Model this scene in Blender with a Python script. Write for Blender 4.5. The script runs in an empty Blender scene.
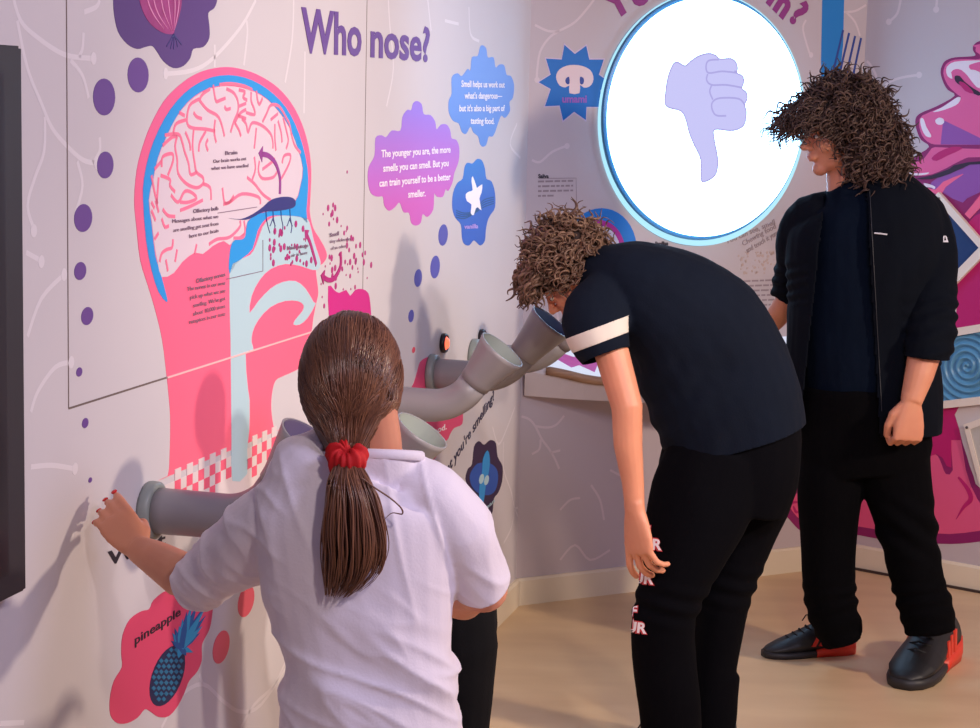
import bpy, bmesh, math, random
from mathutils import Vector, Matrix, noise
from mathutils.geometry import tessellate_polygon
random.seed(7)
S = bpy.context.scene
COL = S.collection
PI = math.pi
# ---------------------------------------------------------------- camera
F = 1950.0
TH, RO = math.radians(7.67281206), math.radians(1.35994228)
A1, A2, A3 = [math.radians(a) for a in (14.42250018, 60.52998493, 128.74218169)]
CAM = Vector((0, 0, 1.65))
_f = Vector((0, math.cos(TH), -math.sin(TH)))
_r = Vector((1, 0, 0)); _u = _r.cross(_f)
RX = math.cos(RO) * _r + math.sin(RO) * _u
UX = -math.sin(RO) * _r + math.cos(RO) * _u
FX = _f
cd = bpy.data.cameras.new('camera'); cam = bpy.data.objects.new('camera', cd); COL.objects.link(cam)
cd.sensor_fit = 'HORIZONTAL'; cd.sensor_width = 36; cd.lens = F / 980 * 36; cd.clip_start = 0.05
m = Matrix.Identity(4)
for i in range(3):
    m[i][0], m[i][1], m[i][2], m[i][3] = RX[i], UX[i], -FX[i], CAM[i]
cam.matrix_world = m
S.camera = cam
def ray(x, y): return (FX * F + RX * (x - 490) - UX * (y - 364)).normalized()
def hit(x, y, P, n):
    d = ray(x, y); return CAM + d * ((P - CAM).dot(n) / d.dot(n))
def at(x, y, Y):
    d = ray(x, y); return CAM + d * (Y / d.y)
Z = Vector((0, 0, 1))
def fl(x, y, z=0): return hit(x, y, Vector((0, 0, z)), Z)
P12 = Vector((0.1033048, 6.28997337, 0)); P23 = Vector((1.29543024, 6.96414102, 0))
def dr(a): return Vector((math.sin(a), math.cos(a), 0))
def nr(a): return Vector((math.cos(a), -math.sin(a), 0))
WALL = {1: (P12, dr(A1), nr(A1)), 2: (P12, dr(A2), nr(A2)), 3: (P23, dr(A3), nr(A3))}
def ws(k, x, y):
    P, d, n = WALL[k]; q = hit(x, y, P, n); return ((q - P).dot(d), q.z)
def w3(k, s, z, off=0.0):
    P, d, n = WALL[k]; return P + d * s + Z * z + n * off
# ---------------------------------------------------------------- materials
def lin(c):
    c = c / 255.0
    return c / 12.92 if c <= 0.04045 else ((c + 0.055) / 1.055) ** 2.4
def rgb(r, g, b): return (lin(r), lin(g), lin(b), 1)
MATS = {}
def mat(name, col, rough=0.6, var=0.0, vscale=8.0, bump=0.0, bscale=60.0, metal=0.0, spec=0.5, col2=None, island=False,
        grad=None, sheen=0.0, sss=0.0, stretch=None, coat=0.0):
    if name in MATS: return MATS[name]
    M = bpy.data.materials.new(name); M.use_nodes = True
    nt = M.node_tree; N = nt.nodes; L = nt.links; b = N['Principled BSDF']
    b.inputs['Roughness'].default_value = rough; b.inputs['Metallic'].default_value = metal
    b.inputs['Specular IOR Level'].default_value = spec
    b.inputs['Sheen Weight'].default_value = sheen
    b.inputs['Coat Weight'].default_value = coat
    if sss:
        b.inputs['Subsurface Weight'].default_value = sss; b.inputs['Subsurface Radius'].default_value = (1, .35, .2); b.inputs['Subsurface Scale'].default_value = .012
    c1 = rgb(*col)
    tc = N.new('ShaderNodeTexCoord')
    src = tc.outputs['Object']
    if stretch:
        mp = N.new('ShaderNodeMapping'); mp.inputs['Scale'].default_value = stretch; L.new(src, mp.inputs['Vector']); src = mp.outputs['Vector']
    base = None
    if grad:   # (z0, z1) printed gradient from col to col2
        g = N.new('ShaderNodeNewGeometry'); sx = N.new('ShaderNodeSeparateXYZ'); L.new(g.outputs['Position'], sx.inputs[0])
        mr = N.new('ShaderNodeMapRange'); mr.inputs[1].default_value = grad[0]; mr.inputs[2].default_value = grad[1]
        L.new(sx.outputs['Z'], mr.inputs[0])
        mx = N.new('ShaderNodeMix'); mx.data_type = 'RGBA'; mx.inputs[6].default_value = c1; mx.inputs[7].default_value = rgb(*col2)
        L.new(mr.outputs[0], mx.inputs[0]); base = mx.outputs[2]
    elif island:
        g = N.new('ShaderNodeNewGeometry'); mx = N.new('ShaderNodeMix'); mx.data_type = 'RGBA'
        mx.inputs[6].default_value = c1; mx.inputs[7].default_value = rgb(*(col2 or col)); L.new(g.outputs['Random Per Island'], mx.inputs[0]); base = mx.outputs[2]
    else:
        n = N.new('ShaderNodeTexNoise'); n.inputs['Scale'].default_value = vscale; n.inputs['Detail'].default_value = 4; L.new(src, n.inputs['Vector'])
        mr = N.new('ShaderNodeMapRange'); mr.inputs[1].default_value = .3; mr.inputs[2].default_value = .7; L.new(n.outputs['Fac'], mr.inputs[0])
        mx = N.new('ShaderNodeMix'); mx.data_type = 'RGBA'; mx.inputs[6].default_value = c1
        mx.inputs[7].default_value = rgb(*col2) if col2 else tuple(v * (1 - var) for v in c1[:3]) + (1,)
        L.new(mr.outputs[0], mx.inputs[0]); base = mx.outputs[2]
    L.new(base, b.inputs['Base Color'])
    if bump:
        n2 = N.new('ShaderNodeTexNoise'); n2.inputs['Scale'].default_value = bscale; n2.inputs['Detail'].default_value = 3; L.new(src, n2.inputs['Vector'])
        bp = N.new('ShaderNodeBump'); bp.inputs['Strength'].default_value = bump; bp.inputs['Distance'].default_value = .004
        L.new(n2.outputs['Fac'], bp.inputs['Height']); L.new(bp.outputs['Normal'], b.inputs['Normal'])
    MATS[name] = M; return M
def emat(name, col, strength):
    if name in MATS: return MATS[name]
    M = bpy.data.materials.new(name); M.use_nodes = True; nt = M.node_tree; b = nt.nodes['Principled BSDF']
    b.inputs['Base Color'].default_value = (.02, .02, .02, 1); b.inputs['Roughness'].default_value = .5
    b.inputs['Emission Color'].default_value = rgb(*col); b.inputs['Emission Strength'].default_value = strength
    MATS[name] = M; return M
# ---------------------------------------------------------------- object helpers
def mesh_obj(name, me, m, parent=None, smooth=False):
    if m is not None:
        me.materials.clear(); me.materials.append(m)
    o = bpy.data.objects.new(name, me); COL.objects.link(o)
    if parent is not None:
        o.parent = parent; o.matrix_parent_inverse = parent.matrix_world.inverted() if False else Matrix.Translation(-parent_loc(parent))
    if smooth:
        for p in me.polygons: p.use_smooth = True
    return o
def parent_loc(p):
    v = Vector(p.location)
    while p.parent is not None:
        # children sit at location 0 with an inverse translation, so they add nothing
        return Vector((0, 0, 0)) if p.type == 'MESH' else v
    return v
def bobj(name, bm, m, parent=None, smooth=False):
    me = bpy.data.meshes.new(name); bmesh.ops.recalc_face_normals(bm, faces=bm.faces[:]); bm.to_mesh(me); bm.free()
    return mesh_obj(name, me, m, parent, smooth)
def tag(o, label=None, cat=None, group=None, kind=None):
    if label: o['label'] = label
    if cat: o['category'] = cat
    if group: o['group'] = group
    if kind: o['kind'] = kind
    return o
def thing(name, label, cat, loc, group=None):
    o = bpy.data.objects.new(name, None); COL.objects.link(o); o.location = loc; o.empty_display_size = .05
    return tag(o, label, cat, group)
def bx(bm, c, d1, d2, d3):
    """box from centre and three half-axis vectors"""
    vs = [bm.verts.new(c + d1 * i + d2 * j + d3 * k) for i in (-1, 1) for j in (-1, 1) for k in (-1, 1)]
    for f in ((0, 1, 3, 2), (4, 6, 7, 5), (0, 4, 5, 1), (2, 3, 7, 6), (0, 2, 6, 4), (1, 5, 7, 3)):
        bm.faces.new([vs[i] for i in f])
def smooth_loop(pts, n=5, closed=True):
    out = []; N_ = len(pts)
    rng = range(N_) if closed else range(N_ - 1)
    for i in rng:
        if closed: p0, p1, p2, p3 = pts[i - 1], pts[i], pts[(i + 1) % N_], pts[(i + 2) % N_]
        else: p0, p1, p2, p3 = pts[max(i - 1, 0)], pts[i], pts[i + 1], pts[min(i + 2, N_ - 1)]
        for k in range(n):
            t = k / n
            out.append(tuple(0.5 * ((2 * b) + (c - a) * t + (2 * a - 5 * b + 4 * c - d) * t * t + (-a + 3 * b - 3 * c + d) * t ** 3)
                             for a, b, c, d in zip(p0, p1, p2, p3)))
    if not closed: out.append(tuple(pts[-1]))
    return out
def plate(bm, pts3, nrm, th):
    """thin extruded polygon: pts3 lie on its front, thickness goes back"""
    tris = tessellate_polygon([pts3])
    f = [bm.verts.new(p) for p in pts3]; b = [bm.verts.new(p - nrm * th) for p in pts3]
    for t in tris:
        try:
            bm.faces.new([f[i] for i in t]); bm.faces.new([b[i] for i in reversed(t)])
        except ValueError: pass
    n = len(pts3)
    for i in range(n):
        try: bm.faces.new((f[i], f[(i + 1) % n], b[(i + 1) % n], b[i]))
        except ValueError: pass
LT = 0.0006
def poly_sz(bm, k, sz, layer):
    n = WALL[k][2]; off = .0008 + layer * LT
    plate(bm, [w3(k, s, z, off) for s, z in sz], n, off * .9)
def poly_px(bm, k, px, layer=0, sm=0):
    sz = [ws(k, x, y) for x, y in px]
    if sm: sz = smooth_loop(sz, sm)
    poly_sz(bm, k, sz, layer)
def ribbon_sz(bm, k, sz, wd, layer=0, sm=4, taper=False, off=None):
    if sm: sz = smooth_loop(sz, sm, closed=False)
    P = [Vector(p) for p in sz]; L_, R_ = [], []
    n = len(P)
    for i, p in enumerate(P):
        t = (P[min(i + 1, n - 1)] - P[max(i - 1, 0)])
        if t.length < 1e-7: t = Vector((1, 0))
        t.normalize(); q = Vector((-t.y, t.x)); w = wd / 2
        if taper: w *= max(.15, math.sin(PI * min(1, .12 + .88 * i / (n - 1))))
        L_.append(p + q * w); R_.append(p - q * w)
    o = off if off is not None else .0008 + layer * LT
    fv = [(bm.verts.new(w3(k, a.x, a.y, o)), bm.verts.new(w3(k, b.x, b.y, o))) for a, b in zip(L_, R_)]
    bv = [(bm.verts.new(w3(k, a.x, a.y, .0002)), bm.verts.new(w3(k, b.x, b.y, .0002))) for a, b in zip(L_, R_)]
    for i in range(n - 1):
        bm.faces.new((fv[i][0], fv[i][1], fv[i + 1][1], fv[i + 1][0]))
        bm.faces.new((fv[i][0], fv[i + 1][0], bv[i + 1][0], bv[i][0])); bm.faces.new((fv[i][1], bv[i][1], bv[i + 1][1], fv[i + 1][1]))
    bm.faces.new((fv[0][0], bv[0][0], bv[0][1], fv[0][1])); bm.faces.new((fv[-1][0], fv[-1][1], bv[-1][1], bv[-1][0]))
def ribbon(bm, k, px, wd, layer=0, sm=4, taper=False):
    ribbon_sz(bm, k, [ws(k, x, y) for x, y in px], wd, layer, sm, taper)
def ell_px(bm, k, cx, cy, rx, ry, layer=0, n=24, rot=0):
    """oval given by its size on the wall through the photo's sizes"""
    s0, z0 = ws(k, cx - rx, cy); s1, z1 = ws(k, cx + rx, cy); s, z = ws(k, cx, cy); zt = ws(k, cx, cy - ry)[1]; zb = ws(k, cx, cy + ry)[1]
    a, b = abs(s1 - s0) / 2, abs(zt - zb) / 2
    poly_sz(bm, k, [(s + a * math.cos(t) * math.cos(rot) - b * math.sin(t) * math.sin(rot), z + a * math.cos(t) * math.sin(rot) + b * math.sin(t) * math.cos(rot)) for t in [2 * PI * i / n for i in range(n)]], layer)
def circ_sz(bm, k, s, z, r, layer=0, n=20):
    poly_sz(bm, k, [(s + r * math.cos(2 * PI * i / n), z + r * math.sin(2 * PI * i / n)) for i in range(n)], layer)
def text_mesh(txt, bold=0.0, th=.02):
    cu = bpy.data.curves.new('t', 'FONT'); cu.body = txt; cu.size = 1; cu.offset = bold; cu.extrude = th; cu.resolution_u = 3
    o = bpy.data.objects.new('t', cu); COL.objects.link(o)
    dg = bpy.context.evaluated_depsgraph_get(); me = bpy.data.meshes.new_from_object(o.evaluated_get(dg))
    bpy.data.objects.remove(o); bpy.data.curves.remove(cu)
    return me
def text_into(bm, txt, org, X, Y, N_, bold=.0, squeeze=None):
    """text with its baseline at org; X: full width vector of the text, Y: one-em height vector"""
    me = text_mesh(txt, bold)
    xs = [v.co.x for v in me.vertices]
    if not xs: return
    x0, x1 = min(xs), max(xs)
    base = len(bm.verts)
    vs = [bm.verts.new(org + X * ((v.co.x - x0) / (x1 - x0)) + Y * v.co.y + N_ * (.0006 if v.co.z > 0 else -.0002)) for v in me.vertices]
    for p in me.polygons:
        try: bm.faces.new([vs[i] for i in p.vertices])
        except ValueError: pass
    bpy.data.meshes.remove(me)
def text_px(bm, k, txt, p0, p1, hpx, layer=1, bold=.0):
    """baseline from p0 to p1 in the photo; hpx: height of a capital there"""
    a = ws(k, *p0); b = ws(k, *p1); xm, ym = (p0[0] + p1[0]) / 2, (p0[1] + p1[1]) / 2
    h = abs(ws(k, xm, ym - hpx)[1] - ws(k, xm, ym)[1]) / .72
    A = w3(k, a[0], a[1]); B = w3(k, b[0], b[1]); n = WALL[k][2]
    X = B - A; up = n.cross(X).normalized()
    if up.z < 0: up = -up
    text_into(bm, txt, A + n * (.0009 + layer * LT), X, up * h, n, bold)
def word_bars(bm, k, x0, y0, x1, lines, dy, slope=0, layer=1, w=.0035):
    for i in range(lines):
        y = y0 + i * dy; x = x0; end = x1 if i < lines - 1 else x0 + (x1 - x0) * .5
        while x < end - 1:
            l = random.uniform(2.5, 8); xe = min(x + l, end)
            ribbon(bm, k, [(x, y + slope * (x - x0)), (xe, y + slope * (xe - x0))], w, layer, sm=0); x = xe + 1.4
# ================================================================ the room
def wall_mat(name, c, c2):
    return mat(name, c, .72, col2=c2, vscale=1.3, bump=.04, bscale=300)
MW = wall_mat('wall_paint', (206, 200, 203), (200, 194, 198))
MW2 = wall_mat('wall_paint_two', (196, 184, 187), (191, 180, 184))
MVEIN = mat('vein_print', (219, 213, 217), .7)
MVEIN2 = mat('vein_print_two', (213, 199, 202), .7)
def wall(name, k, s0, s1, h=2.9, m=MW):
    n = WALL[k][2]; d = WALL[k][1]
    bm = bmesh.new(); c = w3(k, (s0 + s1) / 2, h / 2, -.03)
    bx(bm, c, d * ((s1 - s0) / 2), Z * (h / 2), n * .03)
    o = bobj(name, bm, m); o['kind'] = 'structure'; return o
w_left = wall('wall_left', 1, -6.5, 0.0)
w_back = wall('wall_back', 2, 0.0, 1.3695, m=MW2)
w_right = wall('wall_right', 3, 0.0, 3.6, m=MW2)
# floor
fm = mat('floor_vinyl', (214, 186, 146), .4, col2=(200, 170, 132), vscale=2.2, bump=.03, bscale=40, stretch=(1, 3, 1))
bm = bmesh.new()
bx(bm, Vector((.4, 3.4, -.03)), Vector((4.2, 0, 0)), Vector((0, 5.2, 0)), Vector((0, 0, .03)))
o = bobj('floor', bm, fm); o['kind'] = 'structure'
MB = mat('skirting_paint', (226, 214, 190), .5, var=.04)
def skirt(name, k, s0, s1):
    n = WALL[k][2]; d = WALL[k][1]; bm = bmesh.new()
    prof = [(0, 0), (.014, 0), (.014, .082), (.009, .09), (0, .09)]
    a = [bm.verts.new(w3(k, s0, z, q)) for q, z in prof]; b = [bm.verts.new(w3(k, s1, z, q)) for q, z in prof]
    for i in range(5): bm.faces.new((a[i], a[(i + 1) % 5], b[(i + 1) % 5], b[i]))
    bm.faces.new(a[::-1]); bm.faces.new(b)
    o = bobj(name, bm, MB); o['kind'] = 'structure'
skirt('baseboard_left', 1, -6.5, -.003); skirt('baseboard_back', 2, .003, 1.36); skirt('baseboard_right', 3, .01, 3.6)
bm = bmesh.new(); n3 = WALL[3][2]
bx(bm, w3(3, 1.8, .004, .02), WALL[3][1] * 1.78, Z * .004, n3 * .005)
o = bobj('trim_1', bm, mat('seam_dark', (60, 45, 40), .8)); o['kind'] = 'structure'
# seams of the big wall panel
bm = bmesh.new()
sL, zB = ws(1, 68.5, 408.6); sR, _ = ws(1, 364, 200); sR2, zB2 = ws(1, 302, 334.7)
zB = (zB + zB2) / 2
ribbon_sz(bm, 1, [(sL, 2.89), (sL, zB)], .0035, 0, sm=0, off=.0004); ribbon_sz(bm, 1, [(sL, zB), (sR, zB)], .0035, 0, sm=0, off=.0004); ribbon_sz(bm, 1, [(sR, zB), (sR, 2.89)], .0035, 0, sm=0, off=.0004)
s5 = ws(1, 512, 420)[0]
o = bobj('panel_seam', bm, mat('seam_line', (110, 95, 90), .8), w_left)
# white nerve branches printed on the walls
def cz(ox, oy, sc): return lambda pts: [(ox + x / sc, oy + y / sc) for x, y in pts]
def veins(k, lists, wd, parent, m, knobs=()):
    bm = bmesh.new()
    for l in lists: ribbon(bm, k, l, wd, -1, sm=4)
    for x, y in knobs:
        s, z = ws(k, x, y); circ_sz(bm, k, s, z, wd * 1.25, -.6, 12)
    bobj('nerve_pattern', bm, m, parent)
a = cz(0, 0, 2.912); b = cz(0, 230, 2.912); c = cz(0, 478, 2.912); d = cz(380, 380, 4.045); e = cz(280, 0, 2.912)
v1 = [a(p) for p in ([(35, -20), (60, 60), (110, 110), (190, 160), (270, 170)], [(243, 95), (240, 140), (230, 165)], [(205, 175), (240, 220), (258, 285)],
     [(50, 60), (80, 200), (120, 300), (150, 370), (190, 420), (240, 465), (280, 475)], [(130, 340), (128, 440), (100, 520), (80, 600), (100, 670)],
     [(290, 400), (290, 440), (270, 475)], [(225, 470), (240, 540), (220, 620)], [(480, 215), (560, 205), (620, 170), (700, 80), (745, 0)],
     [(625, 195), (625, 130)], [(718, 60), (720, 100), (710, 190)], [(855, 0), (850, 120), (830, 240)], [(888, 150), (885, 330)], [(245, 35), (280, 20), (290, 0)])]
v1 += [b(p) for p in ([(80, 310), (120, 200), (185, 130)], [(90, 530), (110, 470), (160, 400), (205, 385)], [(76, 65), (120, 90)], [(90, 690), (150, 685), (215, 695)])]
v1 += [c(p) for p in ([(470, 728), (520, 640), (590, 600), (650, 650), (700, 680), (760, 660), (840, 540)], [(700, 728), (740, 660), (800, 600), (845, 500)], [(590, 600), (580, 570)], [(0, 715), (70, 712)])]
v1 += [d(p) for p in ([(455, 190), (480, 260), (515, 190), (545, 110)], [(500, 250), (500, 360), (530, 450), (545, 520), (580, 600)], [(545, 520), (600, 505)], [(500, 660), (530, 600), (545, 520)])]
v1 += [e(p) for p in ([(315, 0), (320, 80), (330, 200), (310, 310)], [(430, 0), (440, 90)], [(550, 20), (555, 100), (580, 120)], [(480, 60), (520, 70)], [(690, 360), (670, 420), (700, 460)])]
veins(1, v1, .0085, w_left, MVEIN, a([(272, 170), (282, 476), (98, 672), (482, 214)]) + b([(207, 385), (120, 92), (218, 695), (186, 130)]))
v2 = [cz(480, 370, 8.09)(p) for p in ([(335, 375), (400, 400), (450, 460), (500, 560), (560, 640), (610, 728), (640, 800)], [(450, 455), (550, 465), (620, 440), (680, 370)], [(490, 560), (480, 640), (420, 680)], [(570, 670), (650, 650)])]
v2 += [[(537, 80), (537, 72), (540, 52), (549, 38), (559, 31), (575, 22), (590, 5), (600, -10)], [(559, 31), (548, 31), (535, 25)],
       [(532, 160), (540, 162), (552, 152), (566, 146)], [(560, 340), (556, 300)], [(560, 510), (570, 500), (580, 498)], [(610, 470), (622, 476), (640, 482)],
       [(591, 485), (600, 500), (604, 520)], [(560, 560), (575, 545), (590, 560), (610, 550)], [(843, 12), (855, 11), (866, 5)], [(846, 12), (855, 22), (860, 36)], [(810, 55), (803, 30), (806, 20)]]
veins(2, v2, .0078, w_back, MVEIN2, [(537, 80), (567, 146), (811, 55)])
g5 = cz(820, 0, 6.07)
v3 = [g5(p) for p in ([(495, -30), (470, 80), (420, 130)], [(712, -20), (705, 55)], [(345, 600), (365, 560), (420, 500), (500, 470), (600, 455)], [(285, 370), (310, 400), (340, 460), (350, 540), (370, 600)])]
veins(3, v3, .009, w_right, MVEIN2, g5([(418, 132), (705, 58), (602, 455)]))

# black display board at the left edge
n1, d1 = WALL[1][2], WALL[1][1]
n2, d2 = WALL[2][2], WALL[2][1]
sE, zE = ws(1, 26, 590); zT = ws(1, 22, 46)[1]
t = thing('display_board', 'large black wall-mounted board cut off by the left edge of the photo', 'board', w3(1, sE - .45, zE, .0))
bm = bmesh.new(); off = .045
q0 = hit(27, 590, P12 + n1 * off, n1); q1 = hit(22, 46, P12 + n1 * off, n1)
se = ((q0 - P12).dot(d1) + (q1 - P12).dot(d1)) / 2; hz = (q0.z + q1.z) / 2; hh = (q1.z - q0.z) / 2
bx(bm, P12 + d1 * (se - .5) + Z * hz + n1 * (off / 2), d1 * .5, Z * hh, n1 * (off / 2))
bmesh.ops.bevel(bm, geom=bm.edges[:], offset=.004, segments=2, affect='EDGES')
bobj('frame', bm, mat('board_black', (44, 41, 50), .5, var=.1), t)
bm = bmesh.new(); bx(bm, P12 + d1 * (se - .52) + Z * hz + n1 * (off + .001), d1 * .46, Z * (hh - .04), n1 * .001)
bobj('screen', bm, mat('screen_dark', (36, 34, 43), .3), t)

# ================================================================ printed wall graphics
def graphic(name, label, cat, k, px, group=None):
    s, z = ws(k, *px); return thing(name, label, cat, w3(k, s, z, .001), group)
PURP = (104, 66, 142)
MP = mat('print_purple', PURP, .6); MBLK = mat('print_black', (38, 28, 44), .6); MWHT = mat('print_white', (248, 242, 250), .6)
MBACK = mat('print_backing_pale', (222, 212, 222), .6)
# -- onion cloud
t = graphic('wall_sticker', 'dark purple cloud wall sticker with a red onion, at the top left', 'wall sticker', 1, (170, 30))
bm = bmesh.new(); poly_px(bm, 1, [(113, -20), (113, 0), (114, 15), (118, 32), (127, 44), (137, 49), (145, 47), (152, 46), (157, 52), (163, 61), (173, 68), (183, 66), (190, 58), (193, 49), (203, 47), (209, 38), (209, 25), (208, 13), (214, 8), (217, -2), (214, -18), (200, -28), (190, -45), (165, -52), (145, -45), (130, -35)], 0, 3)
bobj('cloud', bm, mat('print_deep_purple', (88, 56, 122), .6), t)
ON = graphic
bm = bmesh.new(); poly_px(bm, 1, [(172, 34), (163, 33), (152, 26), (144, 15), (139, 0), (140, -14), (150, -24), (163, -26), (174, -20), (180, -8), (181, 4), (178, 18), (174, 30)], 1, 3)
on = bobj('onion', bm, mat('print_onion', (142, 34, 104), .5, col2=(168, 60, 130), vscale=25), t)
bm = bmesh.new()
for l in ([(152, -22), (153, 0), (158, 15), (167, 29)], [(160, -24), (160, -5), (163, 12), (171, 31)], [(167, -22), (167, -4), (169, 14), (172, 31)], [(173, -20), (174, -2), (174, 12), (173, 30)], [(178, -10), (178, 4), (176, 18), (173.5, 30)], [(147, -18), (147, 0), (153, 15), (163, 29)]):
    ribbon(bm, 1, l, .0035, 2, taper=True)
bobj('onion_stripe', bm, mat('print_onion_light', (224, 150, 190), .5), t)
bm = bmesh.new()
for q in (-6, -2, 1, 5, 9): ribbon(bm, 1, [(173, 34), (173 + q * .6, 41), (172 + q, 50 - abs(q) * .6)], .0025, 1)
bobj('onion_root', bm, mat('print_root', (52, 44, 112), .5), t)
# -- trail of purple dots
for i, (x, y, rx, ry, lab) in enumerate([(138, 75, 10.5, 17.5, 'purple oval dot just under the onion cloud'), (104, 97, 11, 18.5, 'largest purple oval dot, left of and below the onion cloud'),
        (105, 165, 8.3, 13.5, 'purple oval dot left of the head illustration, third down the trail'), (83, 218, 9, 14, 'purple oval dot beside the wall seam, fourth down the trail'),
        (80, 271, 6, 9, 'small purple dot beside the wall seam, fifth down the trail'), (87, 316, 6, 9, 'small purple dot left of the pink neck, sixth down the trail'),
        (79, 372, 3, 4.6, 'tiny purple dot above the bottom wall seam'), (85, 423, 3.2, 5, 'tiny purple dot just below the bottom wall seam'), (90, 480, 1.8, 2.6, "faint tiny dot just above the girl's raised hand")]):
    bm = bmesh.new(); ell_px(bm, 1, x, y, rx, ry)
    tag(bobj('dot_sticker', bm, MP), lab, 'dot', 'purple dots trailing down from the onion cloud')
# -- head illustration
t = graphic('head_illustration', 'large pink and blue wall illustration of a head cut open to show brain and nose', 'illustration', 1, (235, 480))
HP = [(167.5, 476.5), (167.6, 476), (169, 468), (169.5, 455), (170, 440), (170, 415), (168, 390), (166, 372), (162, 340), (155, 310), (147.5, 285), (140, 260), (136, 225), (134, 200), (136.5, 170), (142, 148), (150.5, 125), (163, 102), (177, 87), (192, 76), (208, 69.5), (227, 67), (245, 70), (262, 77), (278, 88), (291, 103), (301, 122), (308, 145), (311, 170), (310, 200), (309.5, 212), (313, 228), (319, 238), (325, 249), (326.5, 257), (322, 264), (316, 267), (316, 275), (318, 292), (316, 303), (313, 318), (311, 332), (304, 345), (300, 366), (292, 372), (283, 376), (275, 381), (271.5, 395), (271, 410), (273, 425), (275, 431), (275.1, 431.5)]
bm = bmesh.new(); poly_px(bm, 1, HP, 0, 3)
pass; bobj('head_shape', bm, mat('print_pink', (252, 106, 134), .6, grad=(.95, 1.9), col2=(226, 92, 150)), t)
# skull band (ring strip)
outer = [(166, 302), (158, 292), (151, 270), (145.5, 240), (142.5, 200), (143.5, 178), (149, 153), (158, 130), (170, 109), (184, 93), (198, 83), (212, 77), (228, 75), (244, 77.5), (259, 84), (273, 94), (285, 107), (295, 125), (302, 145), (307, 168), (307.5, 190), (306, 210), (306.6, 223), (302, 218)]
inner = [(294, 216), (272, 215.5), (264, 220), (257, 231), (252, 249), (242, 258), (235, 264), (229, 273.6), (228.6, 259), (232, 241), (240, 239), (245, 235), (247, 222), (257, 214), (275, 210), (294, 203), (300, 186), (302.5, 168), (297, 147), (289, 127), (279, 112), (267, 99), (254, 91), (240, 86.5), (226, 85), (212, 87), (200, 92), (187, 102), (175, 118), (165, 138), (157, 158), (152, 180), (148, 200), (151, 225), (154.5, 255), (159, 270), (166, 296)]
bm = bmesh.new(); poly_px(bm, 1, outer + inner, 1, 2)
bobj('skull_band', bm, mat('print_blue', (30, 150, 226), .6), t)
bm = bmesh.new(); poly_px(bm, 1, [(229, 245), (223, 241), (212, 246), (202, 254), (194, 252.5), (181.5, 262), (173, 273), (161, 277), (157, 262), (154.5, 250), (151.5, 225), (148.5, 200), (152.5, 180), (157.5, 158), (165.5, 138), (175.5, 118), (187, 103), (200, 93), (212, 88), (226, 86), (240, 87.5), (254, 92), (267, 100), (279, 113), (289, 128), (297, 148), (302, 168), (299.5, 186), (293.5, 202.5), (275, 209.5), (257, 213.5), (247, 221), (244, 232), (236, 238)], 1, 2)
bobj('brain_area', bm, mat('print_brain', (216, 200, 210), .6), t)
c2 = cz(130, 60, 4.855); c3 = cz(130, 200, 4.855)
SQ = [c2(p) for p in ([(400, 120), (405, 160), (415, 200), (435, 195), (460, 185)], [(330, 190), (370, 240), (420, 270), (440, 310), (455, 370)], [(330, 190), (290, 215), (275, 260), (275, 310), (300, 330), (360, 335), (410, 345)],
 [(305, 255), (320, 275), (345, 285)], [(385, 140), (350, 165), (335, 190)], [(430, 120), (480, 115), (545, 125), (590, 145)], [(465, 140), (500, 160), (520, 200), (520, 250), (500, 300), (485, 350)], [(455, 225), (465, 240), (485, 235)],
 [(525, 145), (555, 155), (545, 180), (565, 195)], [(525, 225), (560, 210)], [(585, 155), (585, 200), (600, 240), (600, 265), (560, 255)], [(610, 150), (615, 190), (625, 215), (640, 185)], [(505, 305), (530, 260), (560, 240)],
 [(505, 305), (525, 340), (535, 370)], [(540, 285), (560, 310), (570, 350), (590, 305), (640, 320), (680, 360), (690, 400), (690, 430)], [(610, 330), (605, 380), (600, 430)], [(640, 300), (660, 260), (680, 220), (720, 225), (760, 290), (770, 310), (785, 380), (800, 420), (825, 450)],
 [(680, 290), (715, 260)], [(715, 295), (730, 350), (735, 400)], [(740, 280), (755, 340), (765, 390), (755, 430)], [(700, 310), (700, 380), (705, 440)], [(720, 590), (740, 560), (770, 500), (775, 460), (745, 465), (735, 500)],
 [(625, 490), (620, 540), (640, 575), (690, 570), (710, 545)], [(565, 570), (600, 600), (640, 650), (680, 680)], [(600, 470), (605, 530), (590, 580)], [(445, 620), (455, 690), (480, 690), (540, 650), (620, 665), (630, 700)],
 [(205, 360), (220, 310), (270, 290)], [(165, 365), (230, 360), (250, 400), (260, 440), (280, 500), (290, 555), (320, 545)], [(305, 340), (300, 420), (310, 500), (320, 545), (350, 570), (350, 600), (320, 620), (270, 600), (230, 550), (225, 480), (215, 420), (225, 370)],
 [(330, 445), (335, 400), (365, 345)], [(375, 385), (365, 410), (375, 440)], [(155, 415), (200, 375), (225, 372)], [(150, 520), (155, 470), (200, 455), (205, 490), (180, 560)], [(115, 530), (150, 490)], [(100, 560), (115, 640), (130, 700)],
 [(350, 600), (385, 620), (390, 680)], [(145, 560), (190, 580), (190, 610), (215, 640)], [(195, 655), (230, 690), (260, 640), (290, 640), (320, 670), (280, 690), (240, 690)], [(410, 290), (405, 350), (415, 400)], [(235, 255), (262, 270)], [(135, 570), (130, 640), (125, 700)],
 [(265, 350), (285, 400), (290, 440)], [(640, 530), (680, 500), (700, 480)], [(560, 285), (520, 270)])]
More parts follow.
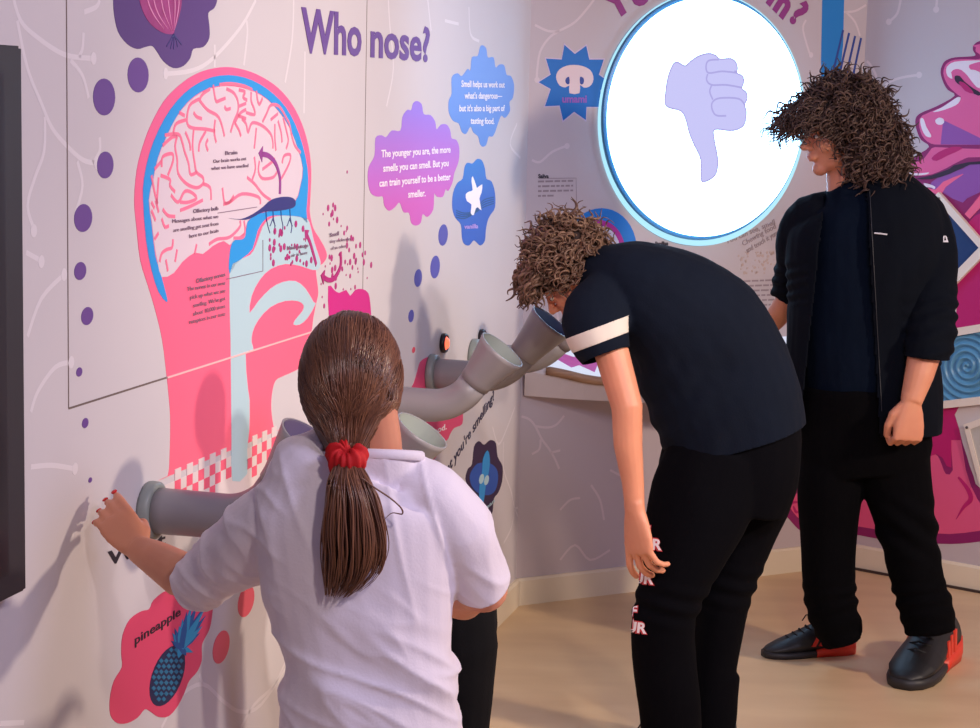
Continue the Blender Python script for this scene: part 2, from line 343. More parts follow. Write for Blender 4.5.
SQ += [c3(p) for p in ([(155, 45), (180, 75), (215, 80)], [(120, 0), (135, 60)], [(150, 90), (165, 130), (185, 125)], [(205, 190), (200, 230), (175, 240), (150, 260), (140, 300)], [(225, 240), (215, 300)], [(170, 290), (180, 345)], [(320, 215), (310, 260)],
 [(380, 215), (420, 190), (480, 180), (530, 130), (530, 100)], [(500, 185), (545, 180), (555, 150), (550, 100)], [(240, 50), (290, 30), (350, 0)], [(450, 20), (480, 10), (500, -20)], [(100, 50), (120, 100)], [(115, 190), (135, 160)], [(100, 10), (115, 40)])]
bm = bmesh.new()
for l in SQ: ribbon(bm, 1, l, .0068, 2)
bobj('brain_fold', bm, mat('print_fold_pink', (240, 116, 150), .6), t)
# airway
AIR = [(229, 274), (237, 261), (249.5, 255), (255.6, 245), (262, 227), (270, 218.5), (282, 215.5), (303, 217.5), (309, 222.5), (313, 240), (319, 258), (320, 264), (318, 269), (312, 270), (300, 266), (285, 264), (270, 269), (259, 280), (251, 296), (249, 313), (258, 301), (270, 288.6), (282, 282), (295, 281), (305, 288.6), (313, 302), (315, 304), (307, 318), (299, 324.6), (293, 324.5), (295, 319.5), (302, 311), (303, 305), (297, 301), (284.5, 301), (270, 307), (258, 319.5), (252, 332), (251, 342), (253, 351), (245, 353), (247.5, 390), (249, 400), (248.7, 430), (246.5, 450), (246.5, 474), (232, 481), (231, 440), (230, 340)]
bm = bmesh.new(); poly_px(bm, 1, AIR, 1, 2); bobj('airway', bm, mat('print_pale_blue', (178, 208, 218), .6), t)
bm = bmesh.new(); poly_px(bm, 1, [(228, 218), (240, 219), (252, 214), (262, 207), (270, 200), (280, 197), (289, 197), (294, 200), (294, 206), (288, 209), (275, 211), (262, 212), (248, 219), (238, 219.5)], 3, 3)
for x in (265, 272, 280, 289): ribbon(bm, 1, [(x, 209), (x + .5, 218), (x + 2, 226), (x + (4 if x == 265 else 1), 233)], .0022, 3)
for x in (272, 289):
    ribbon(bm, 1, [(x, 218), (x - 2, 224), (x - 3, 226)], .0018, 3); ribbon(bm, 1, [(x, 220), (x + 2.5, 226)], .0018, 3)
bobj('olfactory_bulb', bm, mat('print_navy', (46, 40, 116), .6), t)
bm = bmesh.new()
def arrow(bm, k, px, w, layer=3):
    ribbon(bm, k, px[:-1] + [px[-1]], w, layer)
    (s1, z1), (s0, z0) = ws(k, *px[-1]), ws(k, *px[-2]); v = Vector((s1 - s0, z1 - z0)).normalized(); q = Vector((-v.y, v.x)); p = Vector((s1, z1))
    poly_sz(bm, k, [tuple(p + v * w * 1.7), tuple(p + q * w * 1.5 - v * .3 * w), tuple(p - q * w * 1.5 - v * .3 * w)], layer)
arrow(bm, 1, [(279, 194), (279, 178), (275, 164), (268, 156), (261, 154)], .011)
bobj('arrow', bm, mat('print_arrow_purple', (146, 52, 140), .6), t)
bm = bmesh.new(); arrow(bm, 1, [(315.5, 265), (310, 245), (306, 235)], .011); bobj('arrow', bm, mat('print_magenta', (176, 26, 116), .6), t)
bm = bmesh.new(); arrow(bm, 1, [(340, 252), (340, 266), (334, 278), (328, 280), (323, 277)], .011); bobj('arrow', bm, MATS['print_magenta'], t)
# odour dots
bm = bmesh.new(); bm2 = bmesh.new(); rr = random.Random(3)
for i in range(46):
    x, y = rr.uniform(268, 312), rr.uniform(222, 264)
    if y < 222 + (290 - x) * .3 or x > 300 + (y - 222) * .35: continue
    s, z = ws(1, x, y); circ_sz(bm, 1, s, z, rr.choice((.003, .004, .0075)), 3, 8)
cl = [(333, 205), (335, 208), (323, 214), (331, 215), (329, 224), (337, 220), (344, 233), (347, 240), (353, 239), (354, 256), (365, 253), (349, 250), (356, 260), (350, 262), (345, 262), (346, 275), (350, 276), (367, 278), (321, 284), (322, 297), (324, 306), (335, 268), (332, 270), (347, 228), (360, 245), (328, 208), (341, 226), (358, 272), (371, 265)]
for x, y in cl + [(rr.gauss(347, 12), rr.gauss(250, 22)) for _ in range(26)]:
    s, z = ws(1, x, y); circ_sz(bm2, 1, s, z, rr.choice((.003, .006, .008)), 0, 8)
s, z = ws(1, 347, 172); circ_sz(bm2, 1, s, z, .004, 0, 8)
bobj('odour_dot', bm, MATS['print_magenta'], t)['kind'] = 'stuff'; bobj('odour_dot', bm2, MATS['print_magenta'], t)['kind'] = 'stuff'
# checkered neck
bm = bmesh.new(); bmw = bmesh.new()
sa, za = ws(1, 168, 472); sb, zb = ws(1, 231, 446)
za = (za + zb) / 2; cw = (sb - sa) / 11; chh = abs(ws(1, 200, 458)[1] - ws(1, 200, 469)[1])
s0c = sa; ztop = ws(1, 201, 458)[1]
se2 = ws(1, 274, 420)[0]
for i in range(20):
    x0 = s0c + i * cw
    if i in (11, 12, 13): continue
    if x0 > se2: break
    if i % 2 == 1: poly_sz(bmw, 1, [(x0, ztop), (x0 + cw, ztop), (x0 + cw, ztop - chh), (x0, ztop - chh)], 2)
    for r in (1, 2, 3):
        if (i + r) % 2 == 0 and not (r == 3 and i % 4 == 1):
            poly_sz(bm, 1, [(x0, ztop - r * chh), (x0 + cw, ztop - r * chh), (x0 + cw, ztop - (r + 1) * chh), (x0, ztop - (r + 1) * chh)], 1)
# pale ground that squares off the bottom of the neck
poly_sz(bmw, 1, [(sa - .04, ztop - chh), (se2 + .05, ztop - chh), (se2 + .05, ztop - chh * 5), (sa - .04, ztop - chh * 5)], .3)
bobj('checker_gap', bmw, mat('print_checker_pale', (222, 208, 208), .65), t)
bobj('checker', bm, mat('print_checker_pink', (238, 96, 124), .6), t)
# captions
bm = bmesh.new()
text_px(bm, 1, 'Brain', (224, 155), (236, 154), 4, 3, .008)
text_px(bm, 1, 'Our brain works out', (212, 163), (245, 160), 3.6, 3); text_px(bm, 1, 'what we have smelled', (210, 170), (247, 167), 3.6, 3)
text_px(bm, 1, 'Olfactory bulb', (192, 213), (217, 210), 4, 3, .008)
for i, l in enumerate(('Messages about what we', 'are smelling get sent from', 'here to our brain')):
    text_px(bm, 1, l, ((171, 172, 188)[i], (223, 232, 238)[i]), (217, (218, 225, 232)[i]), 3.8, 3)
text_px(bm, 1, 'Olfactory nerves', (195, 283), (224, 276), 4.4, 3, .008)
for i, l in enumerate(('The nerves in our nose', 'pick up what we are', 'smelling. We\'ve got', 'about 10,000 times', 'receptors in our nose')):
    text_px(bm, 1, l, ((186, 189, 192, 192, 188)[i], 291 + 8.2 * i), (224, 284.5 + 7.7 * i), 4.2, 3)
text_px(bm, 1, 'Nasal passage', (286, 250), (307, 247), 4, 3, .008); text_px(bm, 1, 'air is here', (290, 257), (306, 254), 3.5, 3)
text_px(bm, 1, 'Smell', (329, 237), (338, 235), 4, 2, .02); text_px(bm, 1, 'tiny molecules', (329, 243), (350, 240), 3.4, 2); text_px(bm, 1, 'of an odour', (330, 250), (346, 247), 3.4, 2)
ribbon(bm, 1, [(217, 213), (256, 207)], .0014, 3, sm=0); ribbon(bm, 1, [(226, 279), (262, 271), (262, 240)], .0014, 3, sm=0)
bobj('caption', bm, mat('print_caption', (128, 104, 124), .6), t)
bm = bmesh.new(); ribbon_sz(bm, 1, [(ws(1, 166.5, 377)[0], zB), (sR, zB)], .0035, 3.2, sm=0)
bobj('panel_joint', bm, mat('print_joint', (236, 190, 190), .6), t)
# -- title
bm = bmesh.new(); text_px(bm, 1, 'Who', (300.5, 51), (361, 55), 43, 0, .026); text_px(bm, 1, 'nose?', (370, 56), (429, 61), 36, 0, .026)
tag(bobj('wall_title', bm, MP), 'large purple title text reading Who nose? near the top of the wall', 'text')
# -- younger cloud
def cloud(name, label, k, px, m, lines, hpx, tm=MWHT, bold=.015, sm=3):
    x = sum(p[0] for p in px) / len(px); y = sum(p[1] for p in px) / len(px)
    t = graphic(name, label, 'wall sticker', k, (x, y)); bm = bmesh.new(); poly_px(bm, k, px, 0, sm); bobj('cloud', bm, m, t)
    if lines:
        bm = bmesh.new()
        for l, p0, p1 in lines: text_px(bm, k, l, p0, p1, hpx, 1, bold)
        bobj('text', bm, tm, t)
    return t
e4 = cz(360, 90, 5.2)
cloud('wall_sticker', 'purple to magenta cloud sticker about younger noses smelling more', 1,
      e4([(80, 250), (110, 235), (135, 245), (165, 210), (210, 210), (220, 140), (245, 103), (265, 105), (275, 70), (295, 57), (320, 75), (330, 125), (365, 130), (390, 165), (397, 205), (420, 180), (450, 180), (468, 210), (475, 250), (500, 260), (515, 300), (512, 370), (490, 430), (480, 480), (458, 525), (445, 515), (430, 555), (400, 555), (385, 540), (380, 620), (350, 660), (325, 645), (315, 690), (290, 705), (265, 690), (255, 640), (225, 635), (205, 585), (180, 610), (150, 628), (125, 600), (118, 555), (90, 555), (55, 535), (40, 470), (45, 400), (75, 340)]),
      mat('print_cloud_violet', (206, 90, 190), .6, grad=(1.38, 1.62), col2=(152, 116, 222)),
      [('The younger you are, the more', e4([(107, 350)])[0], e4([(467, 325)])[0]), ('smells you can smell. But you', e4([(117, 425)])[0], e4([(457, 395)])[0]), ('can train yourself to be a better', e4([(97, 503)])[0], e4([(467, 467)])[0]), ('smeller.', e4([(247, 560)])[0], e4([(337, 552)])[0])], 7.2)
e5 = cz(440, 40, 3.465)
cloud('wall_sticker', 'light blue cloud sticker saying smell helps us work out danger', 1,
      e5([(40, 130), (60, 115), (75, 125), (95, 100), (105, 105), (110, 60), (130, 55), (138, 25), (147, 18), (160, 30), (165, 60), (185, 60), (192, 95), (205, 85), (222, 88), (230, 120), (245, 125), (256, 155), (252, 200), (240, 215), (242, 245), (225, 270), (212, 262), (200, 290), (190, 320), (180, 335), (168, 335), (160, 362), (148, 370), (138, 360), (132, 335), (115, 320), (105, 300), (90, 325), (75, 318), (65, 290), (45, 280), (30, 250), (30, 210), (40, 185)]),
      mat('print_cloud_blue', (86, 132, 216), .6, grad=(1.5, 1.72), col2=(112, 152, 226)),
      [('Smell helps us work out', e5([(72, 162)])[0], e5([(222, 165)])[0]), ("what's dangerous\u2014", e5([(83, 203)])[0], e5([(213, 203)])[0]), ("but it's also a big part of", e5([(65, 247)])[0], e5([(222, 246)])[0]), ('tasting food.', e5([(104, 290)])[0], e5([(186, 291)])[0])], 6.4)
t = cloud('wall_sticker', 'blue flower-shaped sticker with a white vanilla blossom', 1,
      e5([(85, 440), (95, 425), (112, 428), (128, 412), (145, 418), (155, 445), (160, 480), (178, 490), (190, 530), (190, 580), (175, 605), (165, 625), (158, 660), (155, 695), (140, 712), (125, 700), (115, 695), (100, 712), (82, 705), (75, 680), (72, 640), (52, 615), (42, 580), (45, 530), (60, 495), (78, 480)]),
      mat('print_cloud_deep_blue', (50, 96, 196), .6, grad=(1.36, 1.55), col2=(32, 128, 214)), [('vanilla', e5([(82, 654)])[0], e5([(130, 652)])[0])], 4.5, mat('print_lilac', (190, 160, 230), .6))
bm = bmesh.new(); poly_px(bm, 1, e5([(112, 472), (124, 505), (128, 512), (145, 500), (142, 530), (135, 550), (142, 590), (130, 580), (122, 585), (115, 607), (105, 600), (108, 570), (92, 558), (88, 535), (100, 525), (112, 520), (108, 490)]), 1, 2); bobj('blossom', bm, mat('print_cream', (250, 244, 246), .6), t)
bm = bmesh.new()
for j in range(4): ribbon(bm, 1, e5([(55, 590 + j * 8), (85, 600 + j * 6), (120, 590 + j * 3), (150, 555 + j * 8), (185, 545 + j * 7)]), .003, .8)
bobj('vanilla_pod', bm, mat('print_teal', (24, 74, 130), .6), t)
MBD = mat('print_blue_violet', (84, 82, 172), .6)
for x, y, rx, ry, lab in ((443, 235, 4.7, 10.7, 'blue-violet oval dot close under the vanilla flower sticker'), (435, 267, 4.7, 11.3, 'blue-violet oval dot above the nearest pair of wall sensors'), (418, 278, 3.8, 8.8, 'blue-violet oval dot, left one of the pair below the vanilla sticker'), (411, 316, 2.7, 6.2, "smallest blue-violet dot, right above the girl's head")):
    bm = bmesh.new(); ell_px(bm, 1, x, y, rx, ry); tag(bobj('dot_sticker', bm, MBD), lab, 'dot', 'blue-violet dots below the vanilla sticker')
# -- magenta splash and pink text cloud partly hidden behind the girl
bm = bmesh.new(); poly_px(bm, 1, [(328, 286), (334, 290), (339, 293), (346, 290), (350, 296), (355, 290), (362, 289), (368, 293), (370, 303), (371, 318), (372, 345), (350, 360), (333, 350), (329, 320)], 0, 2)
tag(bobj('wall_sticker', bm, mat('print_hot_magenta', (206, 30, 132), .6)), "hot magenta splash sticker showing above the girl's head", 'wall sticker')
t = cloud('wall_sticker', 'pink cloud sticker with white text beside the pipes, ending in the word food', 1,
      [(417, 372), (420, 362), (428, 357), (436, 360), (442, 370), (452, 380), (463, 388), (468, 394), (467, 405), (463, 412), (462, 424), (454, 428), (450, 434), (447, 440), (440, 444), (437, 455), (430, 462), (420, 455), (408, 452), (396, 446), (392, 420), (400, 392), (411, 388)],
      mat('print_rose', (222, 74, 120), .6), [('smelling it at the time', (398, 433), (460, 406), ), ('you eat food.', (404, 446), (446, 429))], 6)
bm = bmesh.new(); ell_px(bm, 1, 413.5, 350, 1.5, 3, 0, 12); tag(bobj('dot_sticker', bm, mat('print_red_dot', (220, 70, 90), .6)), "tiny red dot on the wall right of the girl's head", 'dot')
# -- smelling text
bm = bmesh.new(); text_px(bm, 1, "What you're smelling?", (436, 492), (494, 399), 11, 0, .01)
tag(bobj('wall_text', bm, mat('print_ink_navy', (46, 42, 78), .6)), "slanted dark text you're smelling? under the pipes", 'text')
bm = bmesh.new(); text_px(bm, 1, 'What', (107, 566), (165, 545), 14, 0, .02)
tag(bobj('wall_text', bm, MBLK), "dark text beginning with W, half hidden by the girl's forearm", 'text')
# -- blue bean sticker
t = graphic('wall_sticker', 'dark sticker with a bright blue seed pod, low by the corner', 'wall sticker', 1, (485, 510))
d7 = cz(380, 380, 4.045)
bm = bmesh.new(); poly_px(bm, 1, d7([(380, 270), (400, 247), (420, 262), (445, 243), (468, 255), (475, 310), (495, 350), (493, 410), (478, 455), (460, 480), (455, 530), (440, 555), (415, 545), (385, 500), (360, 440), (345, 400), (355, 360), (372, 340)]), 0, 3); bobj('cloud', bm, mat('print_aubergine', (48, 28, 66), .6), t)
bm = bmesh.new(); poly_px(bm, 1, d7([(385, 345), (405, 335), (440, 335), (470, 360), (476, 400), (465, 445), (440, 465), (400, 460), (370, 430), (362, 385)]), 1, 3); bobj('bean', bm, mat('print_bean_blue', (38, 86, 176), .6), t)
bm = bmesh.new(); poly_px(bm, 1, d7([(433, 285), (442, 320), (438, 370), (425, 430), (415, 500), (400, 480), (400, 430), (410, 380), (415, 320)]), 2, 3); bobj('pod', bm, mat('print_pod_blue', (44, 150, 220), .6), t)
bm = bmesh.new()
for x, y in ((408, 400), (428, 405)):
    px = d7([(x, y)])[0]; ell_px(bm, 1, px[0], px[1], 2.4, 4.6, 3, 14)
text_px(bm, 1, 'bean', (483, 512), (494, 502), 4, 1)
bobj('seed', bm, mat('print_seed', (178, 212, 222), .6), t)
# -- pineapple sticker and its dots
e6 = cz(100, 560, 4.387)
t = graphic('wall_sticker', "crimson cloud sticker with a blue pineapple, below the girl's arm", 'wall sticker', 1, (165, 720))
bm = bmesh.new(); poly_px(bm, 1, e6([(235, 175), (300, 130), (400, 120), (480, 130), (494, 160), (492, 230), (480, 300), (455, 350), (445, 380), (445, 440), (425, 490), (390, 530), (370, 580), (340, 640), (300, 685), (255, 688), (220, 665), (195, 655), (165, 690), (120, 715), (75, 715), (45, 680), (42, 610), (60, 530), (95, 470), (92, 410), (98, 330), (130, 260), (180, 225), (215, 215)]), 0, 3)
bobj('cloud', bm, mat('print_crimson', (214, 66, 106), .6), t)
bm = bmesh.new(); text_px(bm, 1, 'pineapple', e6([(150, 372)])[0], e6([(350, 240)])[0], 9, 1, .01); bobj('text', bm, MBLK, t)
bm = bmesh.new(); ell = [(305 + 62 * math.cos(q) * math.cos(1.85) - 0, 0) for q in ()]
cx, cy, A_, B_ = 293, 508, 140, 66
pp = []
for i in range(26):
    q = 2 * PI * i / 26; u, v = A_ * math.cos(q), B_ * math.sin(q); r_ = math.radians(-70); pp.append((cx + u * math.cos(r_) - v * math.sin(r_), cy + u * math.sin(r_) + v * math.cos(r_)))
poly_px(bm, 1, e6(pp), 1, 0); pf = bobj('pineapple_fruit', bm, mat('print_pine_navy', (16, 28, 74), .6), t)
bm = bmesh.new()
def inell(x, y):
    r_ = math.radians(-70); dx, dy = x - cx, y - cy; u = dx * math.cos(r_) + dy * math.sin(r_); v = -dx * math.sin(r_) + dy * math.cos(r_); return (u / A_) ** 2 + (v / B_) ** 2 < .8
for i in range(12):
    for j in range(12):
        x = 210 + i * 22 + (11 if j % 2 else 0); y = 370 + j * 24
        if inell(x, y): poly_px(bm, 1, e6([(x, y - 11), (x + 10, y), (x, y + 11), (x - 10, y)]), 2, 0)
bobj('pineapple_scale', bm, mat('print_pine_teal', (26, 110, 150), .6), t)
bm = bmesh.new()
for tip in ((400, 195), (425, 190), (455, 215), (460, 245), (445, 290), (435, 320), (405, 405), (375, 420), (340, 430), (310, 355), (315, 320), (325, 300), (345, 290), (378, 230), (360, 260), (460, 195)):
    bx_, by_ = 352, 385; dx, dy = tip[0] - bx_, tip[1] - by_; L_ = math.hypot(dx, dy); qx, qy = -dy / L_ * 12, dx / L_ * 12
    poly_px(bm, 1, e6([(bx_ - qx, by_ - qy), (bx_ + dx * .5 - qx, by_ + dy * .5 - qy), tip, (bx_ + dx * .5 + qx, by_ + dy * .5 + qy), (bx_ + qx, by_ + qy)]), 2 + random.random() * .3, 0)
bobj('pineapple_leaf', bm, mat('print_leaf_blue', (34, 140, 190), .6), t)
MCR = mat('print_coral', (226, 92, 112), .6)
for x, y, rx, ry, lab in ((246, 601, 8.2, 15.2, "coral oval dot just left of the girl's white shirt"), (221, 647, 8.4, 15.6, 'coral oval dot right of the pineapple sticker')):
    bm = bmesh.new(); ell_px(bm, 1, x, y, rx, ry); tag(bobj('dot_sticker', bm, MCR), lab, 'dot', 'coral dots by the pineapple sticker')

# -- back wall
t = graphic('wall_sticker', 'bright blue starburst sticker with a mushroom and the word umami', 'wall sticker', 2, (572, 85))
g1 = cz(530, 30, 7.28)
bm = bmesh.new(); bm2 = bmesh.new()
star = [(250, 108), (325, 175), (408, 115), (430, 215), (535, 215), (500, 325), (568, 375), (510, 440), (525, 560), (410, 560), (405, 655), (320, 595), (240, 660), (215, 550), (108, 555), (150, 430), (62, 380), (150, 325), (115, 208), (230, 215)]
poly_px(bm, 2, g1(star), 1, 0); cxx, cyy = 320, 385
poly_px(bm2, 2, g1([(cxx + (x - cxx) * 1.05, cyy + (y - cyy) * 1.05) for x, y in star]), 0, 0)
bobj('star', bm, mat('print_strong_blue', (0, 108, 190), .6), t); bobj('star_border', bm2, mat('print_border', (206, 190, 214), .6), t)
bm = bmesh.new(); poly_px(bm, 2, g1([(285, 460), (285, 405), (255, 418), (215, 405), (192, 365), (190, 325), (215, 285), (265, 260), (320, 254), (380, 262), (435, 290), (458, 335), (455, 380), (430, 412), (390, 420), (362, 400), (358, 460)]), 2, 2); bobj('mushroom', bm, mat('print_mushroom', (226, 204, 206), .6), t)
bm = bmesh.new()
poly_px(bm, 2, g1([(282, 340), (258, 355), (256, 380), (270, 395), (285, 388)]), 3, 2); poly_px(bm, 2, g1([(362, 340), (386, 350), (390, 375), (380, 395), (362, 390)]), 3, 2); bobj('gill', bm, mat('print_gill', (44, 70, 150), .6), t)
bm = bmesh.new(); text_px(bm, 2, 'umami', g1([(232, 527)])[0], g1([(410, 527)])[0], 7.5, 2, .03); bobj('text', bm, mat('print_violet', (150, 96, 190), .6), t)
# arc title (only its ends are in view)
bm = bmesh.new()
for ch, p0, p1, h in (('Y', (607, 0), (626, 14), 26), ('o', (623, 8), (640, 3), 26), ("m", (766, 3), (789, 24), 26), ('?', (789, 18), (800, 36), 30)):
    pass
def glyph(ch, cx, cy, rot, size):
    n, dd = WALL[2][2], WALL[2][1]; s, z = ws(2, cx, cy); X = dd * math.cos(rot) + Z * math.sin(rot); Y_ = -dd * math.sin(rot) + Z * math.cos(rot)
    me = text_mesh(ch, .05); xs = [v.co.x for v in me.vertices]; w = max(xs) - min(xs); bpy.data.meshes.remove(me)
    text_into(bm, ch, w3(2, s, z, .001) - X * (w * size / 2), X * (w * size), Y_ * size, n, .05)
glyph('Y', 623, 13, math.radians(35), .125); glyph('o', 643, 3, math.radians(28), .125); glyph('m', 775, 10, math.radians(-36), .125); glyph('?', 792, 22, math.radians(-42), .125)
tag(bobj('wall_title', bm, mat('print_plum', (142, 44, 124), .6)), 'plum title letters arched over the round light, mostly above the frame', 'text')
# knife and fork
t = graphic('wall_sticker', 'blue knife and fork sticker by the far corner, above the standing teenager', 'wall sticker', 2, (840, 90))
bm = bmesh.new(); poly_px(bm, 2, [(823.5, -70), (844, -70), (844, 0), (843, 45), (838, 90), (836, 125), (822, 128), (821, 60)], 0, 0); bobj('knife', bm, mat('print_knife_blue', (0, 122, 196), .6), t)
bm = bmesh.new()
for a_, b_ in (((843, 30), (831, 80)), ((849, 33), (838, 80)), ((855, 36), (845, 80)), ((861, 38), (852, 80))):
    ribbon(bm, 2, [a_, b_], .0085, 1, sm=0)
poly_px(bm, 2, [(829, 78), (854, 78), (850, 100), (845, 130), (838, 130), (832, 100)], 1, 0)
bobj('fork', bm, mat('print_fork_blue', (34, 62, 140), .6), t)
# blue ring sticker behind the bending boy
t = graphic('wall_sticker', "blue and magenta round sticker peeking over the bending boy's back", 'wall sticker', 2, (600, 290))
for nm, r, l, m_ in (('rim', 46, 0, mat('print_ring_blue', (20, 120, 206), .6)), ('tongue', 35, 1, mat('print_ring_magenta', (176, 44, 150), .6)), ('centre', 29, 2, mat('print_ring_pale', (206, 210, 232), .6))):
    bm = bmesh.new(); s, z = ws(2, 600, 252); circ_sz(bm, 2, s - (0.0 if r == 46 else .012), z - (0 if r == 46 else .004), r / 318 * 1.0, l, 40); bobj(nm, bm, m_, t)
# small captions on the back wall
MC = mat('print_caption_grey', (150, 134, 140), .6)
t = graphic('wall_caption', 'small caption block near the corner under the starburst sticker', 'text', 2, (555, 197))
bm = bmesh.new(); text_px(bm, 2, 'Saliva', (538, 178), (548.5, 178), 4, 0, .03); bobj('heading', bm, MBLK, t)
bm = bmesh.new(); word_bars(bm, 2, 538, 181.5, 573, 4, 4.8, -.02, 0, .006); ribbon(bm, 2, [(539, 178.5), (576, 178), (576.5, 205)], .002, 0, sm=0); bobj('text_line', bm, MC, t)
t = graphic('wall_caption', 'small caption line just under the left of the round light', 'text', 2, (668, 247))
bm = bmesh.new(); text_px(bm, 2, 'Papillae', (655, 245.5), (668, 245), 4, 0, .03); bobj('heading', bm, MBLK, t)
bm = bmesh.new(); word_bars(bm, 2, 655, 249, 684, 2, 4, .02, 0, .005); bobj('text_line', bm, MC, t)
t = graphic('wall_caption', 'caption paragraph beside the standing teenager, below the round light', 'text', 2, (745, 305))
bm = bmesh.new(); text_px(bm, 2, 'Chewing', (723, 278), (733, 277), 4, 0, .03); bobj('heading', bm, MBLK, t)
bm = bmesh.new(); word_bars(bm, 2, 724, 282, 782, 7, 4.9, -.04, 0, .006); bobj('text_line', bm, MC, t)
bm = bmesh.new()
text_px(bm, 2, 'You can see, smell', (726, 244), (775, 224), 5.5, 0, .01); text_px(bm, 2, 'Chewing food', (743, 246), (776, 228), 5.5, 0, .01); text_px(bm, 2, 'and touch it yummy', (747, 253), (784, 231), 5.5, 0, .01)
tag(bobj('wall_caption', bm, mat('print_caption_mid', (152, 134, 138), .6)), 'slanted grey writing curving under the right of the round light', 'text')
bm = bmesh.new(); rr = random.Random(9)
for i in range(60):
    x, y = rr.uniform(738, 775), rr.uniform(252, 274); s, z = ws(2, x, y); circ_sz(bm, 2, s, z, rr.uniform(.002, .006), 0, 7)
tag(bobj('crumb_print', bm, mat('print_crumb', (190, 168, 160), .6)), 'faint printed crumbs under the slanted grey writing', 'wall sticker')
# ================================================================ round light
n2, d2 = WALL[2][2], WALL[2][1]
cs, czz = ws(2, 704.5, 118)
cs -= .012
DC = w3(2, cs, 1.612, 0)
RD = .398
def disc_ring(bm, c, n, X, Y, prof, seg=96, close_in=False):
    """lathe: prof = [(r, h)...] about axis n"""
    rings = []
    for r, h in prof:
        if r < 1e-6: rings.append([bm.verts.new(c + n * h)])
        else: rings.append([bm.verts.new(c + n * h + X * (r * math.cos(2 * PI * i / seg)) + Y * (r * math.sin(2 * PI * i / seg))) for i in range(seg)])
    for a, b in zip(rings[:-1], rings[1:]):
        if len(a) == 1 and len(b) == 1: continue
        for i in range(seg):
            j = (i + 1) % seg
            if len(a) == 1: bm.faces.new((a[0], b[i], b[j]))
            elif len(b) == 1: bm.faces.new((a[i], b[0], a[j]))
            else: bm.faces.new((a[i], b[i], b[j], a[j]))
    return rings
t = thing('round_lightbox', 'large glowing round white light with a lilac thumbs-down hand', 'light', tuple(DC - Z * RD))
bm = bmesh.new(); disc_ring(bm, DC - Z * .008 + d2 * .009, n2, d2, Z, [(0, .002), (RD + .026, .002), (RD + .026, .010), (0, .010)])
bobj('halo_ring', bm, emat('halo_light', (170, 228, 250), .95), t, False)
bm = bmesh.new(); disc_ring(bm, DC, n2, d2, Z, [(RD - .03, .014), (RD + .013, .014), (RD + .014, .022), (RD + .012, .027), (RD, .030), (RD, .028), (RD - .03, .028)])
bobj('rim', bm, mat('rim_blue', (66, 124, 164), .35), t)
bm = bmesh.new(); disc_ring(bm, DC, n2, d2, Z, [(0, .015), (RD - .0005, .015), (RD - .0005, .0405), (0, .0405)])
bobj('light_face', bm, emat('light_white', (160, 212, 255), 7.0), t)
h8 = cz(650, 40, 4.854)
def plate_on(bm, px, off, th, sm=3):
    Pn = DC + n2 * off; pts = [hit(x, y, Pn, n2) for x, y in px]
    if sm: pts = [Vector(p) for p in smooth_loop([tuple(p) for p in pts], sm)]
    plate(bm, pts, n2, th)
THB = h8([(115, 112), (135, 108), (170, 125), (195, 105), (235, 78), (285, 65), (320, 75), (340, 92), (390, 90), (415, 105), (425, 135), (423, 160), (450, 175), (455, 205), (447, 235), (468, 255), (472, 285), (460, 315), (468, 350), (460, 405), (435, 430), (390, 440), (315, 435), (312, 480), (325, 550), (330, 600), (320, 650), (295, 675), (262, 688), (248, 675), (246, 580), (215, 510), (190, 450), (175, 390), (150, 345), (78, 320), (76, 250), (90, 170)])
bm = bmesh.new(); plate_on(bm, THB, .0416, .0008); th = bobj('thumbs_down_sign', bm, emat('sign_lilac', (200, 200, 252), .80), t)
bm = bmesh.new()
def rib3(bm, px, w, off):
    Pn = DC + n2 * off; pts = [hit(x, y, Pn, n2) for x, y in px]; pts = [Vector(p) for p in smooth_loop([tuple(p) for p in pts], 4, closed=False)]
    L_ = []
    for i, p in enumerate(pts):
        q = (pts[min(i + 1, len(pts) - 1)] - pts[max(i - 1, 0)]).normalized().cross(n2) * w / 2; L_.append((bm.verts.new(p + q), bm.verts.new(p - q)))
    for a_, b_ in zip(L_[:-1], L_[1:]): bm.faces.new((a_[0], a_[1], b_[1], b_[0]))
for l in ([(425, 160), (350, 152), (285, 160), (272, 130), (285, 100), (335, 95)], [(450, 232), (370, 218), (300, 218), (275, 195), (280, 165)], [(462, 318), (430, 285), (340, 282), (305, 300), (300, 330), (320, 365), (370, 368)], [(300, 218), (290, 250), (305, 290)], [(423, 160), (410, 150)]):
    rib3(bm, h8(l), .006, .0421)
rib3(bm, THB[:1] and [THB[i] for i in range(len(THB))] + [THB[0]], .005, .0421)
bobj('finger_line', bm, emat('sign_lilac_dark', (176, 172, 236), .76), th)

# ================================================================ smelling pipes
MPIPE = mat('pipe_grey', (138, 134, 136), .38, var=.06, bump=.03, bscale=20)
MPIN = mat('pipe_inside', (158, 166, 158), .5)
MPDK = mat('pipe_inside_blue', (58, 78, 118), .5)
MFL = mat('pipe_collar', (128, 134, 130), .45)
def sweep(bm, path, side, seg=28, cap0=True, cap1=True, depth=1.0):
    """path: [(point, radius)]; rings stay in the plane spanned with side"""
    rings = []; n = len(path)
    for i, (p, r) in enumerate(path):
        t_ = (path[min(i + 1, n - 1)][0] - path[max(i - 1, 0)][0]).normalized(); o = t_.cross(side).normalized()
        rings.append([bm.verts.new(p + side * (r * math.cos(2 * PI * k / seg)) + o * (r * math.sin(2 * PI * k / seg))) for k in range(seg)])
    for a, b in zip(rings[:-1], rings[1:]):
        for k in range(seg): bm.faces.new((a[k], a[(k + 1) % seg], b[(k + 1) % seg], b[k]))
    if cap0: bm.faces.new(rings[0][::-1])
    if cap1: bm.faces.new(rings[-1])
    return rings
